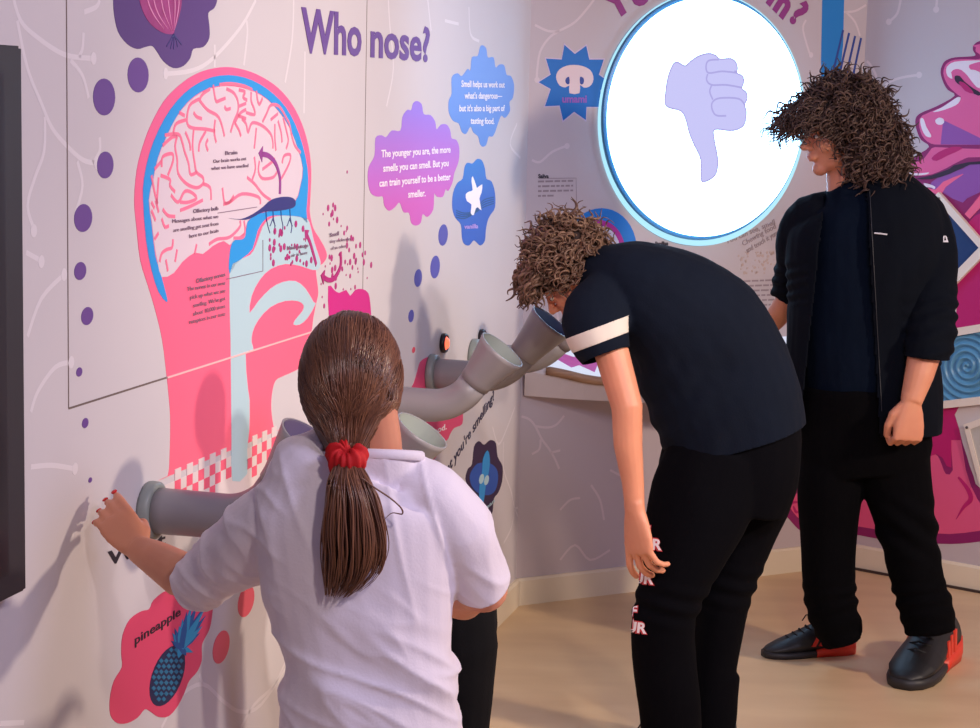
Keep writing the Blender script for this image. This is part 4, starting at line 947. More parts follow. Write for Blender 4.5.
def tube_pts(bm, pts, r, seg=4, taper=True):
    rings = []; n = len(pts)
    for i, p in enumerate(pts):
        t_ = (pts[min(i + 1, n - 1)] - pts[max(i - 1, 0)]).normalized(); s_ = t_.cross(Vector((.2, .4, .9))).normalized(); o_ = s_.cross(t_)
        rr_ = r * ((1 - .75 * max(0, (i / (n - 1) - .6) / .4)) if taper else 1)
        rings.append([bm.verts.new(p + s_ * rr_ * math.cos(2 * PI * k / seg) + o_ * rr_ * math.sin(2 * PI * k / seg)) for k in range(seg)])
    for a, b in zip(rings[:-1], rings[1:]):
        for k in range(seg): bm.faces.new((a[k], a[(k + 1) % seg], b[(k + 1) % seg], b[k]))
def fast_obj(name, bm, m_, parent):
    me = bpy.data.meshes.new(name); bm.to_mesh(me); bm.free(); smooth_all(me); return mesh_obj(name, me, m_, parent, False)
def shoe(name, parent, heel, toe, sc, up, sole_m, laces=True, stripes=True, heel_m=None):
    """heel/toe: ground points; side markings on both sides"""
    X = (toe - heel); L_ = X.length; X.normalize(); Y_ = Z.cross(X); M = frame(heel, X, Z, L_ / .29)
    bm = bmesh.new(); secs = [(0, .028, .012, .085), (.02, .036, .012, .100), (.06, .039, .012, .112), (.10, .041, .012, .108), (.145, .044, .012, .090), (.19, .049, .012, .070), (.235, .047, .012, .052), (.27, .034, .012, .036), (.287, .016, .014, .026)]
    rings = []
    for x, w, z0, z1 in secs:
        r_ = []
        for k in range(20):
            q = 2 * PI * k / 20; c_, s_ = math.cos(q), math.sin(q); zz = (z0 + z1) / 2 + (z1 - z0) / 2 * math.copysign(abs(s_) ** .8, s_); ww = w * math.copysign(abs(c_) ** .75, c_) * (1 if s_ < 0 else 1 - .35 * s_); r_.append(bm.verts.new(M @ Vector((x, ww, zz))))
        rings.append(r_)
    for a, b in zip(rings[:-1], rings[1:]):
        for k in range(20): bm.faces.new((a[k], a[(k + 1) % 20], b[(k + 1) % 20], b[k]))
    bm.faces.new(rings[0][::-1]); bm.faces.new(rings[-1])
    me = remesh(bm, .004, 4); o = mesh_obj(name, me, up, parent, True)
    def sole(bm, xs, ztop):
        rg = []
        for x, w in xs: rg.append([bm.verts.new(M @ Vector((x, w * s, z))) for s, z in ((-1, .001), (-1.08, ztop(x) * .5), (-1.02, ztop(x)), (0, ztop(x)), (1.02, ztop(x)), (1.08, ztop(x) * .5), (1, .001), (0, .0005))])
        for a, b in zip(rg[:-1], rg[1:]):
            for k in range(8): bm.faces.new((a[k], a[(k + 1) % 8], b[(k + 1) % 8], b[k]))
        bm.faces.new(rg[0][::-1]); bm.faces.new(rg[-1])
    bm = bmesh.new(); sole(bm, [(.10, .036), (.145, .042), (.19, .047), (.235, .046), (.27, .035), (.29, .016)], lambda x: .020); bobj('toe_sole', bm, sole_m, o, True)
    bm = bmesh.new(); sole(bm, [(-.010, .020), (0, .032), (.03, .040), (.07, .040), (.10, .039), (.13, .041)], lambda x: .046 - .17 * max(0, x - .0)); bobj('heel_sole', bm, heel_m or sole_m, o, True)
    if stripes:
        for s in (-1, 1):
            for x in (.075, .10, .125):
                w_ = .038 if x < .11 else .040; bm = bmesh.new()
                zt = .078 - (x - .075) * .25
                P = [Vector((x + .014, s * (w_ + .009), .038)), Vector((x + .026, s * (w_ + .009), .038)), Vector((x + .008, s * (w_ + .002), zt)), Vector((x - .004, s * (w_ + .002), zt))]
                nrm = Vector((0, s, 0)); plate(bm, [M @ p for p in P], (M.to_3x3() @ nrm).normalized(), .010); bobj('side_stripe', bm, heel_m or sole_m, o)
    if laces:
        bm = bmesh.new()
        for i in range(5):
            x = .125 + i * .021; z = .099 - i * .0095
            caps(bm, [((x, -.020, z - .004), .0022), ((x + .008, 0, z + .004), .0022), ((x, .020, z - .004), .0022)], M, 6)
        for s in (-1, 1): caps(bm, [((.13, 0, .103), .0022), ((.12, s * .016, .122), .0020), ((.14, s * .03, .116), .0020), ((.148, s * .036, .098), .0020)], M, 6)
        bobj('laces', bm, mat('lace_black', (22, 22, 24), .7), o, True)
    return o

# ---------------------------------------------------------------- girl in the white shirt
Yg = 2.86; HAND_SIDE = -1
t = thing('person', 'girl in a white t-shirt seen from behind, brown ponytail in a red scrunchie', 'person', (-.2, Yg, 0))
girl = t
hp = ws(1, 112, 516); Wst = w3(1, hp[0] + .01, hp[1], .03)
bm = bmesh.new()
# torso and neck under the shirt
pl(bm, [(366, 760, Yg, 74, .085), (362, 680, Yg, 70, .08), (358, 600, Yg, 76, .08), (356, 530, Yg, 80, .08), (360, 490, Yg, 66, .07), (370, 460, Yg - .01, 36, .045), (372, 440, Yg - .02, 30, .04), (366, 400, Yg - .03, 30, .042)], exp=2.3)
gh = at(351, 394, Yg); HMg = frame(gh, (-.12, .97, -.2), (0, .2, 1), .86); head(bm, HMg)
# left arm: shoulder, elbow, wrist
eL = at(200, 582, 3.02); wL = at(138, 549, 3.15)
ring_limb(bm, [(at(286, 512, Yg), .044, .044), (at(240, 545, 2.93), .041, .041), (eL, .034, .036), (eL.lerp(wL, .3) + V3(0, 0, -.004), .037, .036), (eL.lerp(wL, .7), .030, .028), (wL, .023, .020)], 16)
HL = frame(wL, at(111, 514, 3.20) - wL, V3(.30, -.9, .15), .84)
tips = hand(bm, HL, [(8, 24, 10), (12, 26, 12), (16, 30, 14), (22, 34, 16)], ((.035, .034, -.012), (.06, .042, -.026), (.080, .038, -.044)), .03, tside=HAND_SIDE)
# right arm: bends forward out of sight
ring_limb(bm, [(at(434, 508, Yg), .044, .044), (at(466, 556, Yg + .04), .041, .041), (at(484, 590, Yg + .08), .038, .038), (at(464, 598, Yg + .18), .036, .035), (at(432, 596, Yg + .30), .027, .024)], 16)
HR = frame(at(432, 596, Yg + .30), V3(-.5, .75, .1), V3(.2, -.2, .9), .86); hand(bm, HR, [(25, 30, 20)] * 4, THUMB_REL)
# legs
for sx, fx in ((-1, 0), (1, 0)):
    hx = at(366, 720, Yg)
    ring_limb(bm, [(V3(hx.x + sx * .06, Yg, .70), .068, .07), (V3(hx.x + sx * .075, Yg, .42), .05, .055), (V3(hx.x + sx * .08, Yg, .2), .042, .045), (V3(hx.x + sx * .08, Yg - .01, .09), .03, .035)], 16)
    caps(bm, [((hx.x + sx * .08, Yg - .02, .05), .032), ((hx.x + sx * .085, Yg + .06, .035), .03), ((hx.x + sx * .09, Yg + .13, .03), .024)])
me = remesh(bm, .0035, 3); mesh_obj('body', me, SKIN, t, True)
face_parts(HMg, t)
# nails
MN = mat('nail_red', (206, 22, 28), .25)
for i, (p, d, up) in enumerate(tips):
    bm = bmesh.new(); Mn = frame(p + up * .0062 + d * .002, d, up); ellip(bm, (0, 0, 0), (.0075, .0058, .0028), Mn, 10, 8); bobj('fingernail', bm, MN, t, True)
for x, y in ((97, 491), (90.5, 505)):
    pass
# t-shirt
bm = bmesh.new()
pl(bm, [(371, 790, Yg, 97, .125), (372, 745, Yg, 95, .125), (370, 700, Yg, 88, .12), (369, 655, Yg, 85, .112), (364, 615, Yg, 93, .112), (360, 580, Yg, 98, .113), (357, 545, Yg, 101, .113), (356, 510, Yg, 102, .108), (358, 486, Yg, 92, .095), (364, 471, Yg, 82, .082), (369, 460, Yg, 64, .074), (374, 450, Yg - .008, 48, .064), (376, 437, Yg - .01, 38, .055)], seg=28, exp=2.5)
pl(bm, [(304, 508, Yg, 28, .06), (280, 516, Yg + .01, 35, .07), (256, 534, Yg + .05, 37, .072), (234, 554, Yg + .10, 35, .068), (208, 574, Yg + .15, 29, .06), (198, 582, Yg + .17, 27, .058)], seg=22)
pl(bm, [(404, 482, Yg, 30, .06), (428, 496, Yg, 37, .072), (452, 528, Yg + .01, 37, .072), (470, 560, Yg + .03, 33, .066), (482, 588, Yg + .05, 28, .060)], seg=22)
me = remesh(bm, .004, 7, .6)
def ridge(q, p_=3): return max(0, 1 - abs(noise.noise(q)) * 2.4) ** p_
def shirt_fold(p, n):
    u, z = p.x, p.z; d = .0030 * fbm(p, 7, 7, 9)
    a = u * .55 + z * .84; b = -u * .84 + z * .55       # slanting pulls over the lower back
    k = max(0, 1 - abs(z - .80) / .17); d += k * (.011 * ridge(V3(b * 2.2 + 3, a * 11, p.y * 3)) + .006 * ridge(V3(b * 5, a * 24, 7)))
    k = max(0, 1 - abs(z - 1.04) / .16) * min(1, abs(u + .2) / .10); d += k * .006 * ridge(V3(u * 16 + z * 3, z * 3, 5))
    k = max(0, min(1, (-.28 - u) / .05)) + max(0, min(1, (u + .05) / .05)); d += .7 * k * .006 * ridge(V3(u * 9, (z * .8 + u * .5) * 17, p.y * 9))
    return d
displace(me, shirt_fold)
cl_, cr_ = at(203, 579, Yg + .16), at(480, 585, Yg + .05); al = (at(198, 580, Yg + .17) - at(226, 562, Yg + .11)).normalized(); ar = (at(480, 586, Yg + .05) - at(462, 545, Yg + .02)).normalized()
nc, nd = at(375, 453.5, Yg - .01), V3(0, .22, 1).normalized()
cut_clean(me, [(cl_, al, .085), (cr_ - ar * .004, ar, .075), (at(371, 782, Yg), V3(0, 0, -1), .3), (nc, nd, .082)])
MSH = mat('shirt_white', (226, 216, 226), .8, var=.03, bump=.12, bscale=220, sheen=.2)
o = mesh_obj('t_shirt', me, MSH, t, True); solid(o, .003)
def torus_band(M, R1, R2, r, w=1.0, seg=40):
    bm = bmesh.new(); rings = []
    for i in range(seg):
        q = 2 * PI * i / seg; c = Vector((R1 * math.cos(q), R2 * math.sin(q), 0)); o_ = Vector((math.cos(q), math.sin(q), 0)); rings.append([bm.verts.new(M @ (c + o_ * r * math.cos(2 * PI * k / 8) + Vector((0, 0, w * r * math.sin(2 * PI * k / 8))))) for k in range(8)])
    for i in range(seg):
        a, b = rings[i], rings[(i + 1) % seg]
        for k in range(8): bm.faces.new((a[k], a[(k + 1) % 8], b[(k + 1) % 8], b[k]))
    return bm
rim_ = [v.co for v in me.vertices if abs((v.co - nc).dot(nd)) < .0012 and (v.co - nc).length < .08]
rc_ = V3((min(v.x for v in rim_) + max(v.x for v in rim_)) / 2, (min(v.y for v in rim_) + max(v.y for v in rim_)) / 2, 0); rc_.z = nc.z - (rc_ - nc).to_2d().dot(nd.to_2d()) / nd.z
bm = torus_band(frame(rc_ - nd * .003, (1, 0, 0), nd), (max(v.x for v in rim_) - min(v.x for v in rim_)) / 2 - .002, (max(v.y for v in rim_) - min(v.y for v in rim_)) / 2 - .002, .0042, 1.9); bobj('collar', bm, MSH, o, True)
# trousers and shoes below the frame
MJ = mat('jeans_dark', (38, 40, 58), .85, var=.2, bump=.1, bscale=300)
bm = bmesh.new(); hx = at(366, 720, Yg)
for sx in (-1, 1):
    ring_limb(bm, [(V3(hx.x + sx * .03, Yg, .72), .078, .085), (V3(hx.x + sx * .055, Yg, .68), .078, .09), (V3(hx.x + sx * .07, Yg, .62), .082, .088), (V3(hx.x + sx * .078, Yg, .42), .062, .066), (V3(hx.x + sx * .08, Yg - .01, .2), .055, .06), (V3(hx.x + sx * .082, Yg - .01, .085), .054, .06)], 20)
me = remesh(bm, .007, 4); mesh_obj('trousers', me, MJ, t, True)
MSW = mat('shoe_white', (214, 208, 204), .5)
for sx in (-1, 1): shoe('shoe', t, V3(hx.x + sx * .08, Yg - .075, 0), V3(hx.x + sx * .10, Yg + .135, 0), 1, mat('shoe_pink', (200, 140, 150), .6), MSW, True, False)
# hair: cap, strands, ponytail
MHG = mat('hair_brown', (86, 52, 38), .38, island=True, col2=(134, 88, 62), spec=.5)
MHG0 = mat('hair_brown_base', (70, 42, 34), .5, col2=(92, 58, 44), vscale=6, stretch=(30, 30, 3))
tie = at(349, 458, Yg - .085)
bm = bmesh.new(); hc = at(351, 379, Yg + .005)
ellip(bm, (0, 0, 0), (.0765, .098, .102), frame(hc, (1, 0, 0), (0, -.08, 1)), 30, 22)
pl(bm, [(351, 400, Yg - .02, 50, .07), (350, 425, Yg - .03, 40, .058), (349, 443, Yg - .05, 26, .045), (349, 458, Yg - .085, 13, .02)], n=4)
me = remesh(bm, .004, 6, .6); hb = mesh_obj('hair', me, MHG0, t, True)
rng = random.Random(5); bm = bmesh.new()
from mathutils.bvhtree import BVHTree
bv = BVHTree.FromPolygons([v.co.copy() for v in me.vertices], [tuple(p.vertices) for p in me.polygons])
for _ in range(950):
    a = rng.uniform(-1.15, 1.15) * PI / 1.0; el = rng.uniform(-.35, 1)
    # start on a hairline-like ring at the front and sides
    st = hc + V3(math.sin(a) * .10, math.cos(a) * .12 * (1 if abs(a) < PI / 2 else .3), .02 + .1 * el)
    pts = []; lift = rng.uniform(.0003, .0022); jx, jz = rng.gauss(0, .006), rng.gauss(0, .004)
    for i in range(15):
        f_ = i / 14; p = st.lerp(tie + V3(jx, 0, jz), f_); p.z += .05 * math.sin(PI * f_) * (el > .2); p.x += (st.x - hc.x) * .55 * math.sin(PI * f_)
        p.y -= .05 * math.sin(PI * f_)
        c_, n_, _i, _d = bv.find_nearest(p)
        pts.append(c_ + n_ * lift)
    tube_pts(bm, pts, .0011, 3)
fast_obj('hair_strand', bm, MHG, hb)
bm = bmesh.new()
pony = [(347, 462, .11, 10), (349, 480, .125, 20), (352, 500, .13, 27), (354, 530, .13, 33), (354, 555, .13, 33), (349, 578, .13, 27), (336, 599, .13, 12)]
for _ in range(420):
    a, r_ = rng.uniform(0, 2 * PI), math.sqrt(rng.random()); ln = rng.uniform(.80, 1.0) ; pts = []; ph = rng.uniform(0, 6)
    L_ = smooth_loop(pony, 4, closed=False); n_ = max(6, int(len(L_) * ln))
    if r_ * math.cos(a) > .5 and rng.random() < .5: n_ = int(n_ * .9)
    for i in range(n_):
        x, y, dy, w = L_[i]; w_ = w / 684
        q = at(x, y, Yg - dy); pts.append(q + V3(w_ * r_ * math.cos(a) + .0015 * math.sin(i * .5 + ph), w_ * .75 * r_ * math.sin(a), rng.gauss(0, .0005)))
    tube_pts(bm, pts, .0016, 4)
fast_obj('ponytail', bm, MHG, hb)
bm = bmesh.new(); tube_pts(bm, [Vector(p) for p in smooth_loop([tuple(at(x, y, Yg - .14)) for x, y in ((362, 478), (375, 488), (390, 498), (401, 508), (402, 514), (392, 513), (384, 520))], 5, closed=False)], .0013, 5); fast_obj('loose_strand', bm, MHG, hb)
bm = bmesh.new(); ct = at(348, 458, Yg - .10); Mt = frame(ct, (1, 0, .1), (0, -.35, 1))
rings = []; seg = 72
for i in range(seg):
    q = 2 * PI * i / seg; o_ = Vector((math.cos(q), math.sin(q), 0)); r_ = .0112 * (1 + .16 * math.sin(q * 7 + 1) + .7 * noise.noise(V3(math.cos(q) * 3, math.sin(q) * 3, 1))); zz = .004 * math.sin(q * 5)
    rings.append([bm.verts.new(Mt @ (o_ * .0165 + Vector((0, 0, zz)) + o_ * r_ * math.cos(2 * PI * k / 12) + Vector((0, 0, 1.45 * r_ * math.sin(2 * PI * k / 12))))) for k in range(12)])
for rg_ in rings:
    for v in rg_: v.co += (v.co - ct).normalized() * .0035 * noise.noise((v.co - ct) * 190)
for i in range(seg):
    a, b = rings[i], rings[(i + 1) % seg]
    for k in range(12): bm.faces.new((a[k], a[(k + 1) % 12], b[(k + 1) % 12], b[k]))
bobj('scrunchie', bm, mat('scrunchie_red', (198, 8, 18), .75, var=.2), t, True)

# ---------------------------------------------------------------- child in black mostly hidden behind the girl
Yk = 3.75
t = thing('person', 'person in black trousers, almost wholly hidden behind the girl in the white t-shirt', 'person', (at(440, 700, Yk).x, Yk, 0))
bm = bmesh.new(); kx = at(450, 650, Yk).x
def kw(x, z, y=0): return V3(kx + x, Yk + y, z)
ring_limb(bm, [(kw(-.04, .68), .07, .09), (kw(-.10, .76), .065, .09), (kw(-.15, .84), .065, .09), (kw(-.18, .90), .06, .085), (kw(-.185, .95), .035, .035), (kw(-.175, 1.04), .033, .033)], 18)
HK = frame(kw(-.175, 1.085), (-.5, .8, -.3), (-.1, 0, 1), .76); head(bm, HK)
for sy in (-1, 1):
    ring_limb(bm, [(kw(-.02, .70, sy * .07), .07, .07), (kw(-.05, .42, sy * .08), .05, .05), (kw(.0, .2, sy * .08), .04, .045), (kw(.0, .08, sy * .08), .03, .035)], 14)
    caps(bm, [(tuple(kw(0, .05, sy * .08)), .03), (tuple(kw(-.1, .03, sy * .08)), .026)])
    ring_limb(bm, [(kw(-.17, .89, sy * .10), .038, .038), (kw(-.19, .76, sy * .13), .033, .033), (kw(-.20, .64, sy * .12), .024, .022)], 12)
    Mh = frame(kw(-.20, .64, sy * .12), (.1, -sy * .2, -1), (-1, 0, 0), .85); hand(bm, Mh, [(15, 20, 15)] * 4, THUMB_REL, tside=sy)
me = remesh(bm, .0045, 3); mesh_obj('body', me, SKIN, t, True); face_parts(HK, t)
MBK = mat('cloth_black', (9, 8, 12), .9, var=.3, bump=.15, bscale=200, spec=.15)
bm = bmesh.new()
pl(bm, [(453, 740, Yk, 36, .11), (449, 700, Yk, 36, .11), (445, 665, Yk, 32, .12), (438, 640, Yk, 32, .12), (430, 615, Yk, 31, .12), (422, 590, Yk, 30, .12)], seg=24)
for sy in (-1, 1):
    ring_limb(bm, [(kw(-.0, .72, sy * .06), .085, .085), (kw(.02, .60, sy * .075), .075, .078), (kw(.02, .42, sy * .08), .06, .062), (kw(.02, .2, sy * .08), .05, .052), (kw(.01, .07, sy * .08), .05, .052)], 16)
me = remesh(bm, .007, 5); displace(me, lambda p, n: .003 * fbm(p, 9, 9, 9)); tr_ = mesh_obj('trousers', me, MBK, t, True)
bm = bmesh.new(); tube_pts(bm, [Vector(p) for p in smooth_loop([tuple(at(x, y, Yk - .125)) for x, y in ((452, 645), (462, 644), (470, 646))], 4, closed=False)], .0022, 6, taper=False); bobj('piping', bm, mat('piping_white', (222, 218, 224), .6), tr_, True)
bm = bmesh.new(); ring_limb(bm, [(kw(-.05, .68), .085, .12), (kw(-.10, .76), .08, .115), (kw(-.15, .84), .08, .115), (kw(-.18, .90), .07, .10), (kw(-.19, .94), .045, .05)], 20)
for sy in (-1, 1): ring_limb(bm, [(kw(-.17, .88, sy * .095), .046, .046), (kw(-.19, .77, sy * .135), .044, .044), (kw(-.20, .67, sy * .125), .034, .034)], 14)
me = remesh(bm, .006, 5); mesh_obj('jacket', me, MBK, t, True)
bm = bmesh.new(); ellip(bm, (-.018, 0, .045), (.102, .083, .094), HK, 24, 18); bobj('hair', bm, mat('hair_dark', (40, 28, 24), .5), t, True)
for sy in (-1, 1): shoe('shoe', t, kw(.07, 0, sy * .08), kw(-.16, 0, sy * .08), 1, MBK, MSW, True, False)

# ---------------------------------------------------------------- boy bending over the pipes
Yb = 4.80
t = thing('person', 'curly-haired boy in black bending down to smell a pipe, hand on his thigh', 'person', (at(700, 760, Yb).x, Yb, 0))
bm = bmesh.new()
# trunk: hips to neck
pl(bm, slim([(733, 475, Yb, 62, .12), (737, 445, Yb, 72, .155), (730, 415, Yb, 76, .155), (716, 375, Yb, 77, .155), (694, 335, Yb, 75, .16), (664, 306, Yb, 62, .165), (630, 287, Yb + .01, 46, .14)], .78) + [(600, 278, Yb + .03, 25, .055), (580, 274, Yb + .04, 23, .045)], n=4)
hcb = at(574, 276, Yb + .05); FACE = V3(-.66, .05, -.75); HB = frame(hcb, FACE, V3(-.72, .0, .69), .95); head(bm, HB)
# near arm
eb = at(627, 407, Yb - .20); wb = at(635, 511, Yb - .205)
ring_limb(bm, [(at(600, 312, Yb - .13), .046, .046), (at(612, 354, Yb - .17), .042, .042), (eb, .038, .040), (at(628, 445, Yb - .2), .035, .036), (at(633, 483, Yb - .2), .027, .027), (wb, .024, .021)], 16)
HH = frame(wb, at(643, 578, Yb - .215) - wb, V3(-.75, -.66, 0), 1.12)
hand(bm, HH, [(8, 22, 18), (16, 28, 20), (22, 30, 22), (26, 34, 24)], ((.03, .036, -.016), (.055, .048, -.028), (.078, .054, -.04)), .17, tside=-1)
# far arm
ring_limb(bm, [(at(640, 330, Yb + .14), .040, .040), (at(690, 400, Yb + .16), .034, .034), (at(680, 480, Yb + .18), .027, .025)], 14)
HF = frame(at(680, 480, Yb + .18), at(690, 540, Yb + .16) - at(680, 480, Yb + .18), V3(-.7, .5, .3), .95); hand(bm, HF, [(20, 25, 20)] * 4, THUMB_REL, tside=1)
bx0 = at(735, 455, Yb).x
LEG = []
NEAR = [(720, 455, Yb - .05, 52, .10), (702, 500, Yb - .08, 54, .095), (686, 545, Yb - .10, 46, .085), (672, 590, Yb - .11, 36, .075), (664, 620, Yb - .11, 33, .068), (665, 660, Yb - .10, 33, .066), (669, 700, Yb - .10, 33, .062), (672, 740, Yb - .09, 32, .058)]
FAR = [(752, 455, Yb + .05, 50, .10), (750, 490, Yb + .07, 46, .095), (738, 540, Yb + .08, 36, .085), (724, 590, Yb + .08, 29, .075), (717, 635, Yb + .08, 26, .065), (712, 680, Yb + .08, 24, .062), (712, 735, Yb + .08, 25, .058)]
for pts in (NEAR, FAR):
    pl(bm, slim(pts, .66, .62), seg=16); q = at(*pts[-1][:3]); ring_limb(bm, [(q + Z * .03, .036, .036), (q, .034, .036), (V3(q.x + .005, q.y, .07), .032, .036)], 16); LEG.append(V3(q.x, q.y, 0))
    caps(bm, [(tuple(LEG[-1] + V3(0, 0, .05)), .033), (tuple(LEG[-1] + V3(-.12, 0, .03)), .028)])
me = remesh(bm, .0038, 3); mesh_obj('body', me, SKIN, t, True); face_parts(HB, t)
# t-shirt
MTN = mat('shirt_navy', (3, 13, 30), .9, var=.2, bump=.15, bscale=220, spec=.2)
bm = bmesh.new()
pl(bm, [(737, 445, Yb, 72, .155), (730, 415, Yb, 76, .155), (716, 375, Yb, 77, .155), (694, 335, Yb, 75, .16), (664, 306, Yb, 62, .165), (630, 287, Yb + .01, 48, .155), (604, 279, Yb + .02, 36, .12), (585, 275, Yb + .03, 27, .07)], seg=28, n=4, exp=2.3)
pl(bm, [(614, 300, Yb - .08, 36, .06), (597, 316, Yb - .13, 35, .065), (599, 336, Yb - .16, 31, .062), (607, 358, Yb - .175, 25, .056)], seg=22)
pl(bm, [(622, 298, Yb + .08, 34, .06), (612, 322, Yb + .13, 28, .062), (612, 350, Yb + .16, 20, .055)], seg=20)
me = remesh(bm, .0055, 6, .6)
def bend_fold(p, n):
    d = .0045 * fbm(p, 7, 7, 7) + .0015 * fbm(p, 22, 22, 22, 4)
    a = at(690, 400, Yb); k = max(0, 1 - (p - a).length / .24); d += k * .0065 * math.sin(((p.x - a.x) * .75 + (p.z - a.z) * -.5) * 85 + 4 * noise.noise(p * 5)); return d
displace(me, bend_fold)
sc_, sd_ = at(606, 356, Yb - .175), (at(607, 358, Yb - .175) - at(599, 336, Yb - .16)).normalized()
hc_, hd_ = at(737, 440, Yb), (at(737, 440, Yb) - at(724, 395, Yb)).normalized()
cut_clean(me, [(sc_, sd_, .08), (hc_, hd_, .3)])
o = mesh_obj('t_shirt', me, MTN, t, True); solid(o, .003)
# white band on the sleeve: copied shell of the sleeve
def shell_from(me_, test, off, name, m_, parent):
    bm = bmesh.new(); bm.from_mesh(me_); bm.normal_update(); nn_ = {v: v.normal.copy() for v in bm.verts}
    for v, n in nn_.items(): v.co += n * off
    bmesh.ops.delete(bm, geom=[f for f in bm.faces if not test(f.calc_center_median(), f.normal)], context='FACES')
    me3 = bpy.data.meshes.new(name); bm.to_mesh(me3); bm.free(); ob = mesh_obj(name, me3, m_, parent, True); solid(ob, .0012); return ob
from mathutils.geometry import intersect_line_plane
def proj(p):
    q = p - CAM; return 490 + F * q.dot(RX) / q.dot(FX), 364 - F * q.dot(UX) / q.dot(FX)
bd = (at(610, 360, Yb - .17) - at(598, 328, Yb - .16)).normalized()
bc = at(601, 334, Yb - .16); me_b = me.copy(); me_b.materials.clear()
def band_keep(c): return c.y < Yb - .065 and proj(c)[0] < 628
cut_faces(me_b, lambda c, n: abs((c - bc).dot(bd)) > .05 or not band_keep(c))
cut_clean(me_b, [(bc + bd * .0185, bd, .3), (bc - bd * .0185, -bd, .3)])
shell_from(me_b, lambda c, n: True, .0014, 'sleeve_band', mat('band_cream', (206, 196, 184), .75), o)
# trousers
MTB = mat('trousers_black', (4, 4, 9), .9, var=.2, bump=.12, bscale=200, spec=.08)
bm = bmesh.new()
pl(bm, [(735, 420, Yb, 66, .14), (734, 445, Yb, 69, .14), (728, 475, Yb, 71, .135), (722, 505, Yb, 66, .125)], seg=26, n=3, exp=2.3)
pl(bm, NEAR, seg=24); pl(bm, FAR, seg=24)
for q in LEG: ring_limb(bm, [(q + Z * .2, .066, .06), (q + Z * .12, .064, .06), (q + Z * .075, .062, .06)], 20)
me = remesh(bm, .006, 5, .6)
displace(me, lambda p, n: .0035 * fbm(p, 8, 8, 5) + max(0, 1 - abs(p.z - .44) / .08) * .004 * math.sin(p.z * 130 + p.x * 30))
o = mesh_obj('trousers', me, MTB, t, True)
bvt = BVHTree.FromPolygons([v.co.copy() for v in me.vertices], [tuple(p.vertices) for p in me.polygons])
MRED = mat('print_red_edge', (200, 50, 60), .6)
def leg_text(txt, px, py, sz, tilt=-.1):
    d = ray(px, py); h_, n_, _i, _d = bvt.ray_cast(CAM, d)
    if h_ is None: return
    X = RX * math.cos(tilt) + UX * math.sin(tilt); Yv = -RX * math.sin(tilt) + UX * math.cos(tilt)
    for bo, m_, up in ((.10, MRED, .0), (.03, MWHT, .0012)):
        me_ = text_mesh(txt, bo); bm = bmesh.new(); cx_ = (max(v.co.x for v in me_.vertices)) / 2
        vs = []
        for v in me_.vertices:
            p = h_ + X * ((v.co.x - cx_) * sz) + Yv * (v.co.y * sz); dd = (p - CAM).normalized(); q, nq, _a, _b = bvt.ray_cast(CAM, dd)
            if q is None or (q - p).length > .08: q, nq, _a, _b = bvt.find_nearest(p)
            vs.append(bm.verts.new(q + nq * (.0022 + up + (.0006 if v.co.z > 0 else 0))))
        for p in me_.polygons:
            try: bm.faces.new([vs[i] for i in p.vertices])
            except ValueError: pass
        bobj('leg_print', bm, m_, o); bpy.data.meshes.remove(me_)
for x, y, tx in ((647, 536, 'F'), (652, 549, 'UR'), (644, 583, 'UR'), (634, 616, 'F'), (637, 632, 'UR')): leg_text(tx, x, y, .036)
MSB = mat('shoe_black', (24, 24, 27), .5, var=.2)
for q in LEG: shoe('shoe', t, q + V3(.06, 0, 0), q + V3(-.22, -.02, 0), 1, MSB, MSB, True, False)
# curls
def head_keep_b(u):   # local head axes: x face
    if u.x > .55 and u.z < .35: return False
    if u.z < -.35 and u.x > -.2: return False
    return u.z > -.75
MHB = mat('curls_brown', (80, 57, 44), .5, island=True, col2=(122, 92, 73), spec=.4)
MHB0 = mat('curls_brown_base', (50, 32, 26), .7, var=.4, vscale=40)
bm = bmesh.new(); ellip(bm, (-.022, 0, .047), (.100, .086, .088), HB, 30, 22)
ellip(bm, (.062, 0, .085), (.040, .07, .035), HB); ellip(bm, (-.05, 0, -.005), (.065, .078, .065), HB)
me = remesh(bm, .005, 5); displace(me, lambda p, n: .008 * noise.noise(p * 35) + .004 * noise.noise(p * 80)); hb = mesh_obj('hair', me, MHB0, t, True)
bm = bmesh.new(); rng = random.Random(12)
R3b = HB.to_3x3()
def fall_b(u, r_):
    n_ = (R3b @ u).normalized(); tang = (Z * -1 - n_ * (-n_.z)); return (tang * .8 + n_ * .12 + V3(r_.gauss(0, .35), r_.gauss(0, .35), r_.gauss(0, .35))).normalized()
curl_hair(bm, HB, (-.022, 0, .045), (.096, .086, .088), 1150, .066, .0088, rng, fall_b, .0031, 5, 22, 1.7, head_keep_b)
curl_hair(bm, HB, (.045, 0, .085), (.050, .072, .040), 160, .080, .0085, rng, lambda u, r_: V3(-.10 + r_.gauss(0, .2), r_.gauss(0, .3), -1).normalized(), .0038, 5, 24, 1.6, lambda u: u.x > -.3 and u.z > -.5)
fast_obj('curl', bm, MHB, hb)

# ---------------------------------------------------------------- standing teenager
Yr = 5.62
t = thing('person', 'standing teenager with big curly hair, open dark jacket and black and red trainers', 'person', (at(860, 665, 5.62).x, Yr, 0))
def pr(*a): return [(x, y, Yr + dy, w, b) for x, y, dy, w, b in a]
bm = bmesh.new()
pl(bm, pr((862, 430, 0, 52, .11), (862, 380, 0, 54, .12), (862, 320, 0, 58, .12), (862, 260, 0, 60, .12), (858, 215, 0, 52, .10), (850, 190, 0, 26, .06), (845, 172, 0, 19, .052), (842, 150, 0, 18, .05)), n=4)
hcr = at(836, 134, Yr - .01); HRt = frame(hcr, V3(-.93, -.30, -.16), V3(-.14, -.02, 1), 1.0); head(bm, HRt)
